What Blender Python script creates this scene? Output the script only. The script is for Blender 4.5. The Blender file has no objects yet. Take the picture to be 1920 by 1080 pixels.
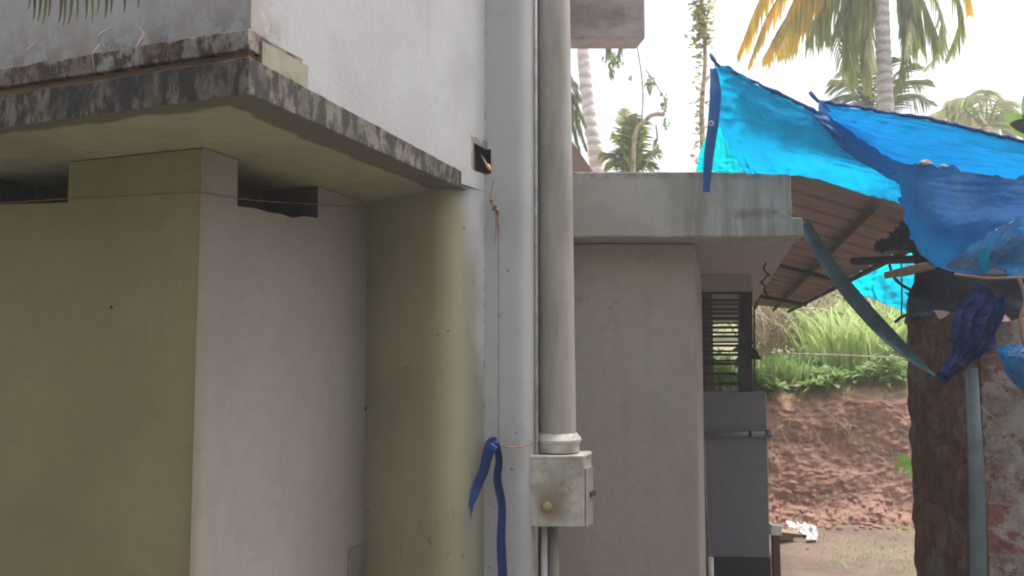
import bpy, bmesh, math, random
from mathutils import Vector as V, noise, Matrix
random.seed(7)
sc = bpy.context.scene
C = sc.collection
R = math.radians
# ------------------------------------------------------------ camera, sky, sun, exposure
EYE = 1.6; PITCH = R(4.5); FPX = 1600.0
cam = bpy.data.cameras.new('camera'); camo = bpy.data.objects.new('camera', cam); C.objects.link(camo)
camo.location = (0, 0, EYE); camo.rotation_euler = (R(90) + PITCH, 0, 0)
cam.sensor_width = 36; cam.lens = 36 * FPX / 1920; cam.clip_end = 1000; cam.clip_start = 0.05
sc.camera = camo
SUN_EL = R(69); SUN_AZ = R(64)          # azimuth from +Y (into the picture) towards +X
w = bpy.data.worlds.new('World'); sc.world = w; w.use_nodes = True
nt = w.node_tree; nt.nodes.clear()
sky = nt.nodes.new('ShaderNodeTexSky'); sky.sky_type = 'NISHITA'; sky.sun_disc = False
sky.sun_elevation = SUN_EL; sky.sun_rotation = SUN_AZ; sky.dust_density = 6.0; sky.air_density = 1.2
hs = nt.nodes.new('ShaderNodeHueSaturation'); hs.inputs['Saturation'].default_value = 0.45   # thin bright overcast
bg = nt.nodes.new('ShaderNodeBackground'); bg.inputs['Strength'].default_value = 0.15
wo = nt.nodes.new('ShaderNodeOutputWorld')
nt.links.new(sky.outputs[0], hs.inputs['Color']); nt.links.new(hs.outputs[0], bg.inputs[0]); nt.links.new(bg.outputs[0], wo.inputs[0])
sl = bpy.data.lights.new('sun', 'SUN'); sl.energy = 2.0; sl.angle = R(14); sl.color = (1, .97, .94)
so = bpy.data.objects.new('sun', sl); C.objects.link(so)
sd = V((math.sin(SUN_AZ) * math.cos(SUN_EL), math.cos(SUN_AZ) * math.cos(SUN_EL), math.sin(SUN_EL)))
so.rotation_euler = sd.to_track_quat('Z', 'Y').to_euler(); so.location = sd * 30
sc.view_settings.view_transform = 'Standard'; sc.view_settings.look = 'None'
sc.view_settings.exposure = 1.0; sc.view_settings.gamma = 1
sc.cycles.filter_width = 2.0

# ------------------------------------------------------------ measuring helpers
cp, sp = math.cos(PITCH), math.sin(PITCH)
def ray(px, py):
    x = (px - 960) / FPX; y = (540 - py) / FPX
    return V((x, cp - sp * y, sp + cp * y))
def P(px, py, d):
    r = ray(px, py); return V((r.x / r.y * d, d, EYE + r.z / r.y * d))
def PZ(px, py, z):
    r = ray(px, py); t = (z - EYE) / r.z; return V((r.x * t, r.y * t, z))
def onwall(px, py, a, b):                   # point of the vertical plane through a, b
    r = ray(px, py); n = V((b.y - a.y, -(b.x - a.x), 0)); t = n.dot(V((a.x, a.y, 0))) / n.dot(V((r.x, r.y, 0)))
    return V((r.x * t, r.y * t, EYE + r.z * t))
def XY(v, z=0): return V((v.x, v.y, z))

# ------------------------------------------------------------ materials
def newmat(name):
    m = bpy.data.materials.new(name); m.use_nodes = True
    return m, m.node_tree, m.node_tree.nodes['Principled BSDF']
def c4(c): return (c[0], c[1], c[2], 1)
def nz(nt, scale, detail=6, rough=.6, stretch=(1, 1, 1), off=(0, 0, 0)):
    g = nt.nodes.new('ShaderNodeNewGeometry'); mp = nt.nodes.new('ShaderNodeMapping')
    mp.inputs['Scale'].default_value = stretch; mp.inputs['Location'].default_value = off
    nt.links.new(g.outputs['Position'], mp.inputs[0])
    n = nt.nodes.new('ShaderNodeTexNoise'); n.inputs['Scale'].default_value = scale
    n.inputs['Detail'].default_value = detail; n.inputs['Roughness'].default_value = rough
    nt.links.new(mp.outputs[0], n.inputs['Vector']); return n.outputs['Fac']
def ramp(nt, fac, a, b, va=0, vb=1):
    r = nt.nodes.new('ShaderNodeMapRange'); r.interpolation_type = 'SMOOTHSTEP'
    r.inputs['From Min'].default_value = a; r.inputs['From Max'].default_value = b
    r.inputs['To Min'].default_value = va; r.inputs['To Max'].default_value = vb
    nt.links.new(fac, r.inputs['Value']); return r.outputs[0]
def mixc(nt, fac, a, b):
    m = nt.nodes.new('ShaderNodeMix'); m.data_type = 'RGBA'
    if isinstance(fac, float): m.inputs['Factor'].default_value = fac
    else: nt.links.new(fac, m.inputs['Factor'])
    for s, v in (('A', a), ('B', b)):
        i = [q for q in m.inputs if q.name == s and q.type == 'RGBA'][0]
        if isinstance(v, (tuple, list)): i.default_value = c4(v)
        else: nt.links.new(v, i)
    return [q for q in m.outputs if q.type == 'RGBA'][0]
def mul(nt, a, b):
    m = nt.nodes.new('ShaderNodeMath'); m.operation = 'MULTIPLY'
    for i, v in enumerate((a, b)):
        if isinstance(v, (int, float)): m.inputs[i].default_value = v
        else: nt.links.new(v, m.inputs[i])
    return m.outputs[0]
def sep(nt):
    g = nt.nodes.new('ShaderNodeNewGeometry'); s = nt.nodes.new('ShaderNodeSeparateXYZ')
    nt.links.new(g.outputs['Position'], s.inputs[0]); return s.outputs
def bump(nt, bs, fac, strength=.3, dist=.01):
    b = nt.nodes.new('ShaderNodeBump'); b.inputs['Strength'].default_value = strength; b.inputs['Distance'].default_value = dist
    nt.links.new(fac, b.inputs['Height']); nt.links.new(b.outputs[0], bs.inputs['Normal'])
def mottled(name, base, dirt, amt=.5, scale=3, stretch=(1, 1, 1), speck=None, rough=.85, bmp=.15, lo=.45, hi=.75, fine=18, alt=None):
    m, nt, bs = newmat(name)
    col = base
    if alt: col = mixc(nt, ramp(nt, nz(nt, scale * .45, 3, .5, off=(5, 3, 1)), .4, .62), base, alt)
    f = mul(nt, ramp(nt, nz(nt, scale, 8, .68, stretch), lo, hi), amt)
    col = mixc(nt, f, col, dirt)
    g = ramp(nt, nz(nt, fine, 4, .7, stretch, (3, 1, 7)), .35, .7, 0, .28)
    col = mixc(nt, g, col, tuple(x * .72 for x in dirt) if not alt else dirt)
    if speck:
        col = mixc(nt, mul(nt, ramp(nt, nz(nt, 34, 2, .5, off=(9, 9, 2)), .735, .76), .8), col, speck)
    nt.links.new(col, bs.inputs['Base Color']); bs.inputs['Roughness'].default_value = rough
    if alt and fine == 18:
        cr_ = ramp(nt, nz(nt, 1.6, 9, .62, (1, 1, 1), (11, 4, 2)), .4965, .5005, 0, 1); cr2 = ramp(nt, nz(nt, 1.6, 9, .62, (1, 1, 1), (11, 4, 2)), .5005, .5045, 1, 0)
        gate = ramp(nt, nz(nt, 1.1, 2, .5, off=(2, 5, 8)), .56, .66, 0, .5)
        col = mixc(nt, mul(nt, mul(nt, cr_, cr2), gate), col, tuple(x * .45 for x in dirt))
        col = mixc(nt, ramp(nt, nz(nt, 7, 4, .6, (1, 1, .06), (4, 0, 0)), .60, .78, 0, .30), col, tuple(x * .8 for x in dirt))
        col = mixc(nt, ramp(nt, nz(nt, 60, 3, .6), .66, .72, 0, .35), col, tuple(x * .6 for x in dirt))
        nt.links.new(col, bs.inputs['Base Color'])
    if alt and fine == 18:
        ad = nt.nodes.new('ShaderNodeMath'); ad.operation = 'MULTIPLY_ADD'; ad.inputs[1].default_value = 5
        nt.links.new(nz(nt, 4.5, 4, .55, (1, 1, .6), (1, 7, 3)), ad.inputs[0]); nt.links.new(nz(nt, 45, 6, .75), ad.inputs[2])
        bump(nt, bs, ad.outputs[0], .45, .005)
    else: bump(nt, bs, nz(nt, fine * 3, 5, .7), bmp, .006)
    return m
def plain(name, col, rough=.6, var=.25, scale=12, metal=0, trans=0):
    m, nt, bs = newmat(name)
    c = mixc(nt, ramp(nt, nz(nt, scale, 5), .35, .68), col, tuple(x * (1 - var * 1.4) for x in col))
    nt.links.new(c, bs.inputs['Base Color']); bs.inputs['Roughness'].default_value = rough; bs.inputs['Metallic'].default_value = metal
    return m
def tarpm(name, cols, trans, rough, scale, tcol, gloss=.2, dust=.35, dcol=(.30, .36, .40)):
    m = thin(name, cols, trans, rough, scale, tcol, gloss); nt = m.node_tree; bs = nt.nodes['Principled BSDF']
    src = bs.inputs['Base Color'].links[0].from_socket
    f = mul(nt, ramp(nt, nz(nt, 7, 8, .75, off=(2, 8, 3)), .50, .68), dust)
    nt.links.new(mixc(nt, f, src, dcol), bs.inputs['Base Color'])
    tn = [n for n in nt.nodes if n.type == 'BSDF_TRANSLUCENT'][0]
    sh = ramp(nt, nz(nt, 5, 7, .7, off=(6, 2, 1)), .40, .62)
    nt.links.new(mixc(nt, sh, tuple(x * .74 for x in tcol), tcol), tn.inputs['Color'])
    b = nt.nodes.new('ShaderNodeBump'); b.inputs['Strength'].default_value = .55; b.inputs['Distance'].default_value = .012
    nt.links.new(nz(nt, 26, 8, .72), b.inputs['Height']); nt.links.new(b.outputs[0], bs.inputs['Normal']); nt.links.new(b.outputs[0], tn.inputs['Normal'])
    return m
def thin(name, cols, trans=.5, rough=.55, scale=3, tcol=None, gloss=.3):
    """leaf or plastic sheet: reflects and lets light through"""
    m, nt, bs = newmat(name)
    c = mixc(nt, ramp(nt, nz(nt, scale, 4, .6), .38, .62), cols[0], cols[1])
    nt.links.new(c, bs.inputs['Base Color']); bs.inputs['Roughness'].default_value = rough
    bs.inputs['Specular IOR Level'].default_value = gloss
    t = nt.nodes.new('ShaderNodeBsdfTranslucent')
    if tcol: t.inputs['Color'].default_value = c4(tcol)
    else: nt.links.new(c, t.inputs['Color'])
    mx = nt.nodes.new('ShaderNodeMixShader'); mx.inputs[0].default_value = trans
    nt.links.new(bs.outputs[0], mx.inputs[1]); nt.links.new(t.outputs[0], mx.inputs[2])
    nt.links.new(mx.outputs[0], nt.nodes['Material Output'].inputs[0])
    return m

M = {}
M['yellow'] = mottled('cream_yellow_paint', (.265, .228, .112), (.18, .15, .075), .55, 2.2, speck=None, alt=(.225, .19, .09))
M['white'] = mottled('white_limewash', (.345, .30, .268), (.25, .205, .17), .5, 2.0, speck=None, alt=(.32, .275, .232))
M['soffit'] = mottled('soffit_paint', (.37, .32, .205), (.24, .18, .12), .6, 2.5, lo=.4, hi=.7, alt=(.35, .31, .22))
M['slab'] = mottled('lichen_concrete', (.185, .155, .12), (.020, .016, .011), .95, 26, stretch=(1, 1, .42), bmp=.8, lo=.42, hi=.56, fine=70, alt=(.085, .072, .052))
M['coping'] = mottled('mossy_coping', (.33, .31, .28), (.05, .032, .024), .97, 20, stretch=(1, 1, .6), bmp=.8, lo=.44, hi=.56, fine=70, alt=(.19, .13, .10))
M['groove'] = mottled('rusty_groove', (.28, .17, .09), (.10, .06, .04), .8, 12, stretch=(1, 1, 3))
M['cream'] = mottled('cream_band', (.27, .245, .18), (.12, .10, .075), .85, 9)
M['beige'] = mottled('beige_wall', (.38, .325, .27), (.28, .235, .19), .55, 1.6, speck=None, alt=(.38, .32, .25))
M['pinkceil'] = mottled('pinkish_ceiling', (.33, .29, .285), (.25, .21, .20), .5, 2)
M['grey'] = mottled('grey_paint', (.15, .15, .165), (.12, .12, .12), .5, 3)
M['black'] = plain('black_skirting', (.02, .02, .022), .7)
M['hole'] = mottled('shaded_cement', (.075, .055, .042), (.02, .015, .012), .8, 20, bmp=.6)  # hole linings darkened in colour so the recesses look deep in shade
M['steel'] = plain('rusty_dark_steel', (.022, .013, .012), .65, .4)
M['brown'] = plain('dark_brown_wood', (.09, .035, .025), .6)
M['timber'] = mottled('weathered_timber', (.045, .03, .025), (.02, .015, .013), .7, 14)
M['paleplank'] = mottled('pale_plank', (.30, .19, .13), (.16, .10, .07), .7, 14)
M['twine'] = mottled('coir_twine', (.30, .15, .07), (.15, .07, .04), .7, 60)
M['wiretw'] = plain('dark_red_string', (.12, .045, .04), .8)
M['paletw'] = plain('pale_string', (.50, .37, .32), .8)
M['ribbon'] = thin('blue_ribbon', ((.008, .028, .13), (.005, .018, .08)), .10, .5)
M['ribbonl'] = thin('blue_ribbon_light', ((.022, .07, .24), (.010, .035, .15)), .15, .5)
M['pole'] = mottled('grey_pole_paint', (.12, .155, .17), (.06, .08, .09), .6, 8)
M['conduit'] = plain('white_conduit', (.62, .60, .58), .5)
M['bluegrey'] = plain('blue_grey_pvc', (.17, .18, .22), .5)
M['rock'] = mottled('stone', (.33, .30, .27), (.2, .17, .14), .6, 20)

def build_special():
    # upper wall : bluish white, grime near the base line and the arris
    m, nt, bs = newmat('weathered_white_render'); s = sep(nt)
    col = mixc(nt, ramp(nt, nz(nt, 2.2, 5, .6), .4, .65), (.375, .368, .368), (.32, .313, .31))
    col = mixc(nt, ramp(nt, nz(nt, 8, 9, .75, (1, 1, .8)), .52, .72, 0, .4), col, (.36, .34, .31))
    # vertical drip streaks
    col = mixc(nt, ramp(nt, nz(nt, 9, 5, .6, (1, 1, .10)), .55, .75, 0, .28), col, (.30, .28, .26))
    # moss low on the front (left) face
    zz = ramp(nt, s[2], 2.45, 2.60, 1, 0); xx = ramp(nt, s[0], -.64, -.70, 0, 1)
    f = mul(nt, mul(nt, zz, xx), ramp(nt, nz(nt, 7, 9, .75), .44, .56))
    col = mixc(nt, mul(nt, f, .85), col, (.11, .085, .065))
    f2 = mul(nt, mul(nt, xx, ramp(nt, s[2], 3.0, 2.5, 0, 1)), ramp(nt, nz(nt, 8, 9, .8, (1, 1, .7), (2, 2, 2)), .44, .58))
    col = mixc(nt, mul(nt, f2, .7), col, (.30, .25, .21))
    nt.links.new(col, bs.inputs['Base Color']); bs.inputs['Roughness'].default_value = .9
    bump(nt, bs, nz(nt, 50, 6, .7), .25, .006); M['upper'] = m
    # corner / recess wall : cream yellow left of the nib, limewash right of it
    m, nt, bs = newmat('corner_paint'); s = sep(nt)
    wob = nz(nt, 3, 4, .6)
    mm = nt.nodes.new('ShaderNodeMath'); mm.operation = 'MULTIPLY_ADD'; mm.inputs[1].default_value = .12
    nt.links.new(wob, mm.inputs[0]); nt.links.new(s[0], mm.inputs[2])
    m3 = nt.nodes.new('ShaderNodeMath'); m3.operation = 'MULTIPLY_ADD'; m3.inputs[1].default_value = .10
    nt.links.new(s[2], m3.inputs[0]); nt.links.new(mm.outputs[0], m3.inputs[2])
    side = ramp(nt, m3.outputs[0], .06, .15)
    m4 = nt.nodes.new('ShaderNodeMath'); m4.operation = 'MAXIMUM'; nt.links.new(side, m4.inputs[0]); nt.links.new(ramp(nt, s[0], -.112, -.108), m4.inputs[1]); side = m4.outputs[0]
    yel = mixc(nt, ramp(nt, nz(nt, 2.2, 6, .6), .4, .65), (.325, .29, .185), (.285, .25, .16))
    yel = mixc(nt, ramp(nt, s[0], -.24, -.14, 0, .85), yel, (.150, .140, .115))  # nib colour darkened to cancel the extra light on its turned face
    whi = mixc(nt, ramp(nt, nz(nt, 2.2, 5, .6), .4, .65), (.375, .368, .368), (.32, .313, .31))
    whi = mixc(nt, ramp(nt, nz(nt, 8, 9, .75, (1, 1, .8)), .52, .72, 0, .4), whi, (.36, .34, .31))
    whi = mixc(nt, ramp(nt, nz(nt, 9, 5, .6, (1, 1, .10)), .55, .75, 0, .28), whi, (.30, .28, .26))
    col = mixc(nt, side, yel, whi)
    # chipped, rusty patch low down on the nib
    f = mul(nt, ramp(nt, nz(nt, 26, 5, .7, (1, 1, .5)), .60, .68), ramp(nt, s[2], 1.15, .95, 0, 1))
    col = mixc(nt, mul(nt, f, .6), col, (.22, .11, .05))
    col = mixc(nt, mul(nt, ramp(nt, nz(nt, 30, 2, .5), .72, .745), .7), col, (.10, .07, .05))
    nt.links.new(col, bs.inputs['Base Color']); bs.inputs['Roughness'].default_value = .85
    bump(nt, bs, nz(nt, 40, 6, .7), .2, .005); M['corner'] = m
    # beam with drip streaks and a mossy bottom
    m, nt, bs = newmat('streaked_beam'); s = sep(nt)
    col = mixc(nt, ramp(nt, nz(nt, 3, 5, .6), .4, .65), (.37, .345, .31), (.30, .275, .24))
    st = mul(nt, ramp(nt, nz(nt, 16, 7, .75, (1, 1, .10)), .40, .60), mul(nt, ramp(nt, nz(nt, 1.7, 2, .5, (1, 1, .2), (2.2, 0, 0)), .38, .55, .15, 1), ramp(nt, s[0], .3, .6, .35, 1)))
    col = mixc(nt, mul(nt, st, .55), col, (.17, .14, .11))
    mo = mul(nt, mul(nt, ramp(nt, s[2], 2.21, 2.245, 0, 1), ramp(nt, s[2], 2.29, 2.255, 0, 1)), mul(nt, ramp(nt, nz(nt, 10, 6, .7), .36, .6), ramp(nt, s[0], .95, 1.1)))
    col = mixc(nt, mul(nt, mo, .75), col, (.12, .12, .085))
    to = mul(nt, ramp(nt, s[2], 2.40, 2.44, 0, 1), ramp(nt, nz(nt, 12, 6, .7), .4, .6))
    col = mixc(nt, mul(nt, to, .7), col, (.14, .12, .10))
    nt.links.new(col, bs.inputs['Base Color']); bs.inputs['Roughness'].default_value = .9
    bump(nt, bs, nz(nt, 60, 6, .7), .3, .006); M['beam'] = m
    # eave block : mauve grey with swirls
    M['eave'] = mottled('stained_eave', (.40, .33, .31), (.16, .12, .12), .85, 3.2, stretch=(.6, .6, 1.5), lo=.38, hi=.68)
    # downpipe
    m, nt, bs = newmat('grimy_pipe'); s = sep(nt)
    col = mixc(nt, ramp(nt, nz(nt, 9, 6, .65, (1, 1, .12)), .38, .66), (.34, .30, .26), (.22, .19, .16))
    col = mixc(nt, ramp(nt, nz(nt, 30, 6, .7, (1, 1, .3)), .5, .75, 0, .5), col, (.20, .175, .15))
    nt.links.new(col, bs.inputs['Base Color']); bs.inputs['Roughness'].default_value = .6; M['pipe'] = m
    m, nt, bs = newmat('grimy_box'); s = sep(nt)
    col = mixc(nt, ramp(nt, nz(nt, 10, 6, .65), .38, .66), (.47, .44, .39), (.31, .27, .22))
    col = mixc(nt, ramp(nt, nz(nt, 14, 4, .7, off=(1, 4, 2)), .55, .7, 0, .7), col, (.17, .12, .07))
    nt.links.new(col, bs.inputs['Base Color']); bs.inputs['Roughness'].default_value = .6; M['box'] = m
    # laterite bank and soil
    m, nt, bs = newmat('laterite_earth')
    col = mixc(nt, ramp(nt, nz(nt, 2.4, 8, .7, (1, 1, 1.6)), .38, .62), (.90, .53, .385), (.72, .39, .27))
    col = mixc(nt, ramp(nt, nz(nt, 15, 8, .8, (1, 1, 1.2)), .51, .58, 0, .7), col, (.86, .62, .53))
    col = mixc(nt, ramp(nt, nz(nt, 16, 7, .8, off=(4, 4, 4)), .555, .64, 0, .75), col, (.42, .20, .13))
    col = mixc(nt, ramp(nt, nz(nt, 5, 6, .7, off=(7, 1, 3)), .56, .72, 0, .6), col, (.50, .36, .20))
    nt.links.new(col, bs.inputs['Base Color']); bs.inputs['Roughness'].default_value = .95
    bump(nt, bs, nz(nt, 24, 9, .85), 1.0, .08); M['earth'] = m
    m, nt, bs = newmat('yard_soil'); s = sep(nt)
    col = mixc(nt, ramp(nt, nz(nt, 1.6, 8, .7), .4, .6), (.235, .165, .125), (.165, .115, .085))
    col = mixc(nt, ramp(nt, nz(nt, 6, 8, .75, off=(3, 3, 0)), .53, .66, 0, .75), col, (.20, .19, .10))
    col = mixc(nt, ramp(nt, nz(nt, 22, 6, .75), .55, .66, 0, .7), col, (.26, .18, .14))
    nt.links.new(col, bs.inputs['Base Color']); bs.inputs['Roughness'].default_value = .95
    bump(nt, bs, nz(nt, 25, 8, .75), .7, .03); M['soil'] = m
    M['hill'] = mottled('scrubby_slope', (.40, .36, .22), (.46, .33, .25), .9, 1.2, alt=(.26, .30, .13), bmp=.9)
    M['ground'] = mottled('mossy_ground', (.16, .165, .14), (.10, .10, .075), .8, 2)
    M['blocker'] = mottled('unseen_blocker_bank', (.13, .12, .085), (.06, .055, .035), .8, 2)
    M['concrete'] = mottled('yard_concrete', (.52, .46, .42), (.28, .23, .19), .7, 5)
    # brick
    def brickm(name, b1, b2, mort, plaster, pa):
        m, nt, bs = newmat(name)
        tc = nt.nodes.new('ShaderNodeUVMap')
        nn = nt.nodes.new('ShaderNodeTexNoise'); nn.inputs['Scale'].default_value = 9; nn.inputs['Detail'].default_value = 5
        nt.links.new(tc.outputs[0], nn.inputs['Vector'])
        ma = nt.nodes.new('ShaderNodeVectorMath'); ma.operation = 'MULTIPLY_ADD'
        ma.inputs[1].default_value = (.055, .045, 0); nt.links.new(nn.outputs['Color'], ma.inputs[0]); nt.links.new(tc.outputs[0], ma.inputs[2])
        br = nt.nodes.new('ShaderNodeTexBrick'); br.inputs['Scale'].default_value = 1
        br.inputs['Brick Width'].default_value = .21; br.inputs['Row Height'].default_value = .085
        br.inputs['Mortar Size'].default_value = .009; br.inputs['Mortar Smooth'].default_value = .9; br.inputs['Bias'].default_value = .1
        br.inputs['Color1'].default_value = c4(b1); br.inputs['Color2'].default_value = c4(b2); br.inputs['Mortar'].default_value = c4(mort)
        nt.links.new(ma.outputs[0], br.inputs['Vector'])
        dirty = mixc(nt, ramp(nt, nz(nt, 14, 8, .75), .45, .62, 0, .8), br.outputs['Color'], tuple(x * .45 for x in b2))
        col = mixc(nt, mul(nt, ramp(nt, nz(nt, 4.2, 10, .82, off=(1.3, 0, .4)), .515, .55), pa), dirty, mixc(nt, ramp(nt, nz(nt, 12, 6, .7), .4, .65), plaster, tuple(x * .55 for x in plaster)))
        nt.links.new(col, bs.inputs['Base Color']); bs.inputs['Roughness'].default_value = .95
        b = nt.nodes.new('ShaderNodeBump'); b.inputs['Strength'].default_value = .8; b.inputs['Distance'].default_value = .02
        ad = nt.nodes.new('ShaderNodeMath'); ad.operation = 'SUBTRACT'
        nt.links.new(nz(nt, 22, 9, .8), ad.inputs[0]); nt.links.new(mul(nt, br.outputs['Fac'], .25), ad.inputs[1])
        nt.links.new(ad.outputs[0], b.inputs['Height']); nt.links.new(b.outputs[0], bs.inputs['Normal'])
        return m
    M['brick'] = brickm('plastered_brick', (.36, .15, .11), (.27, .13, .10), (.36, .30, .27), (.44, .38, .35), .95)
    M['brickdark'] = brickm('sooty_brick', (.19, .075, .05), (.11, .05, .037), (.09, .065, .055), (.20, .16, .145), .75)
build_special()
M['sheet'] = mottled('rusty_roof_sheet', (.24, .165, .135), (.14, .09, .07), .7, 6, stretch=(1, 1, 1), rough=.6)
# trees
M['frond'] = thin('palm_leaf_green', ((.26, .32, .07), (.40, .42, .11)), .55, .45, 2)
M['frondy'] = thin('palm_leaf_yellow', ((.92, .60, .05), (.66, .55, .08)), .6, .5, 2.5)
M['frondd'] = thin('palm_leaf_dark', ((.13, .18, .06), (.24, .25, .10)), .45, .5, 2)
M['frondp'] = thin('palm_leaf_pale', ((.42, .48, .22), (.55, .52, .30)), .5, .5, 2)
M['rachis'] = plain('palm_rib', (.36, .30, .08), .6)
M['trunk'] = None
def trunkm(name, a, b, k=14):
    m, nt, bs = newmat(name); s = sep(nt)
    wv = nt.nodes.new('ShaderNodeTexWave'); wv.bands_direction = 'Z'; wv.inputs['Scale'].default_value = k / 6.28 * 1.0
    wv.inputs['Distortion'].default_value = 5.0; wv.inputs['Detail'].default_value = 3; wv.inputs['Detail Scale'].default_value = 2
    g = nt.nodes.new('ShaderNodeNewGeometry'); nt.links.new(g.outputs['Position'], wv.inputs['Vector'])
    col = mixc(nt, ramp(nt, wv.outputs['Fac'], .2, .55), b, a)
    col = mixc(nt, ramp(nt, nz(nt, 6, 6, .7), .5, .7, 0, .5), col, b)
    nt.links.new(col, bs.inputs['Base Color']); bs.inputs['Roughness'].default_value = .9
    bump(nt, bs, wv.outputs['Fac'], .5, .02); return m
M['trunk'] = trunkm('palm_trunk', (.60, .54, .52), (.42, .35, .33), 14)
M['trunkp'] = trunkm('pale_palm_trunk', (.85, .78, .76), (.68, .52, .50), 12)
M['grass'] = thin('tall_grass_leaf', ((.38, .52, .16), (.55, .66, .30)), .45, .5, 1.5)
M['grassl'] = thin('weed_leaf', ((.44, .58, .26), (.24, .36, .11)), .4, .5, 4)
M['dry'] = plain('dry_stem', (.56, .44, .33), .9, .4)
M['ivy'] = thin('dark_leaf', ((.02, .035, .015), (.03, .05, .02)), .2, .5)
M['vine'] = thin('vine_leaf', ((.42, .42, .10), (.50, .44, .22)), .5, .5, 3)
M['banana'] = thin('broad_leaf', ((.20, .38, .07), (.28, .44, .10)), .5, .4, 3)
# tarps
M['t_teal'] = tarpm('teal_tarp', ((.0, .27, .50), (.0, .20, .42)), .6, .9, 3, (.0, .42, .75), .02, .1)
M['t_cyan'] = tarpm('cyan_tarp', ((.0, .50, .62), (.0, .38, .60)), .7, .5, 6, (.0, .80, .92), .2, .1)
M['t_blue'] = tarpm('bright_blue_tarp', ((.0, .36, .95), (.0, .30, .85)), .6, .9, 2, (.0, .55, 1.0), 0, .05, (.05, .3, .6))
M['t_far'] = tarpm('far_cyan_tarp', ((.0, .40, .75), (.0, .35, .7)), .7, .5, 6, (.0, .75, 1.0), .1, .1)
M['t_faded'] = tarpm('faded_blue_tarp', ((.022, .13, .36), (.012, .09, .28)), .22, .7, 5, (.0, .2, .5), .1, .30, (.16, .26, .38))
M['t_faded2'] = tarpm('pale_blue_tarp', ((.13, .30, .50), (.05, .17, .38)), .25, .7, 5, (.0, .2, .5), .15, .6, (.42, .50, .56))
M['t_navy'] = tarpm('navy_tarp', ((.012, .035, .13), (.010, .03, .11)), .15, .5, 6, (.0, .03, .12), .2, .55, (.10, .085, .10))
M['t_gloom'] = thin('shed_darkness', ((.012, .03, .06), (.02, .012, .012)), .05, .7, 5)
M['t_strap'] = tarpm('grey_teal_strip', ((.055, .09, .10), (.035, .06, .07)), .08, .8, 8, (.03, .06, .08), .05, .4, (.10, .13, .14))
M['hem'] = plain('tarp_hem_rope', (.04, .10, .28), .8, .5, 30)
M['plastic'] = plain('white_plastic', (.75, .72, .70), .5, .2)
M['carton'] = plain('brown_carton', (.38, .25, .18), .9)
M['yellowtip'] = plain('yellow_tip', (.62, .40, .05), .6)

# ------------------------------------------------------------ object helpers
def link(o, parent=None):
    C.objects.link(o)
    if parent: o.parent = parent
    return o
def base_of(parent):
    b = V((0, 0, 0))
    while parent is not None: b += V(parent.location); parent = parent.parent
    return b
def mesh(name, verts, faces, mat, parent=None, smooth=False, mids=None, uvs=None):
    """verts in world metres; children are stored relative to their thing's base"""
    b = base_of(parent)
    me = bpy.data.meshes.new(name); me.from_pydata([tuple(V(v) - b) for v in verts], [], faces)
    for mm in (mat if isinstance(mat, list) else [mat]): me.materials.append(mm)
    if mids: me.polygons.foreach_set('material_index', mids)
    if smooth: me.polygons.foreach_set('use_smooth', [True] * len(me.polygons))
    if uvs:
        l = me.uv_layers.new(name='UVMap')
        for p in me.polygons:
            for li in p.loop_indices: l.data[li].uv = uvs[me.loops[li].vertex_index]
    me.update()
    return link(bpy.data.objects.new(name, me), parent)
def tag(o, label, cat, group=None, kind=None):
    if label: o['label'] = label
    if cat: o['category'] = cat
    if group: o['group'] = group
    if kind: o['kind'] = kind
    return o
def thing(name, loc, label, cat, group=None):
    o = bpy.data.objects.new(name, None); o.empty_display_size = .1; o.location = loc; C.objects.link(o)
    return tag(o, label, cat, group)
def prism(poly, z0, z1):
    """poly: list of xy Vectors counter-clockwise from above"""
    a = sum(poly[i].x * poly[(i + 1) % len(poly)].y - poly[(i + 1) % len(poly)].x * poly[i].y for i in range(len(poly)))
    if a < 0: poly = poly[::-1]
    n = len(poly); zz0 = z0 if isinstance(z0, (list, tuple)) else [z0] * n; zz1 = z1 if isinstance(z1, (list, tuple)) else [z1] * n
    vs = [V((p.x, p.y, z)) for p, z in zip(poly, zz0)] + [V((p.x, p.y, z)) for p, z in zip(poly, zz1)]
    fs = [tuple(range(n))[::-1], tuple(range(n, 2 * n))] + [(i, (i + 1) % n, n + (i + 1) % n, n + i) for i in range(n)]
    return vs, fs
def bevel(o, wd=.006, seg=2):
    md = o.modifiers.new('bevel', 'BEVEL'); md.width = wd; md.segments = seg; md.limit_method = 'ANGLE'; md.angle_limit = R(40); return o
def cut(o, cutters):
    """carve real openings into a wall and bake the result"""
    tmp = []
    for vs, fs in cutters:
        me = bpy.data.meshes.new('c'); me.from_pydata([tuple(V(v) - base_of(o.parent)) for v in vs], [], fs); me.materials.append(M['hole'])
        c = bpy.data.objects.new('c', me); C.objects.link(c); c.parent = o.parent; tmp.append(c)
        md = o.modifiers.new('b', 'BOOLEAN'); md.object = c; md.operation = 'DIFFERENCE'; md.solver = 'EXACT'
        try: md.material_mode = 'TRANSFER'
        except Exception: pass
    dg = bpy.context.evaluated_depsgraph_get(); bpy.context.view_layer.update()
    dg.update()
    me = bpy.data.meshes.new_from_object(o.evaluated_get(dg)); o.modifiers.clear(); o.data = me
    for c in tmp: bpy.data.objects.remove(c)
    return o
def orient(vs, fs):
    bm = bmesh.new(); bv = [bm.verts.new(v) for v in vs]
    for f in fs: bm.faces.new([bv[i] for i in f])
    bmesh.ops.recalc_face_normals(bm, faces=bm.faces); bm.verts.index_update()
    r = [v.co.copy() for v in bm.verts], [tuple(v.index for v in f.verts) for f in bm.faces]; bm.free(); return r
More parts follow.
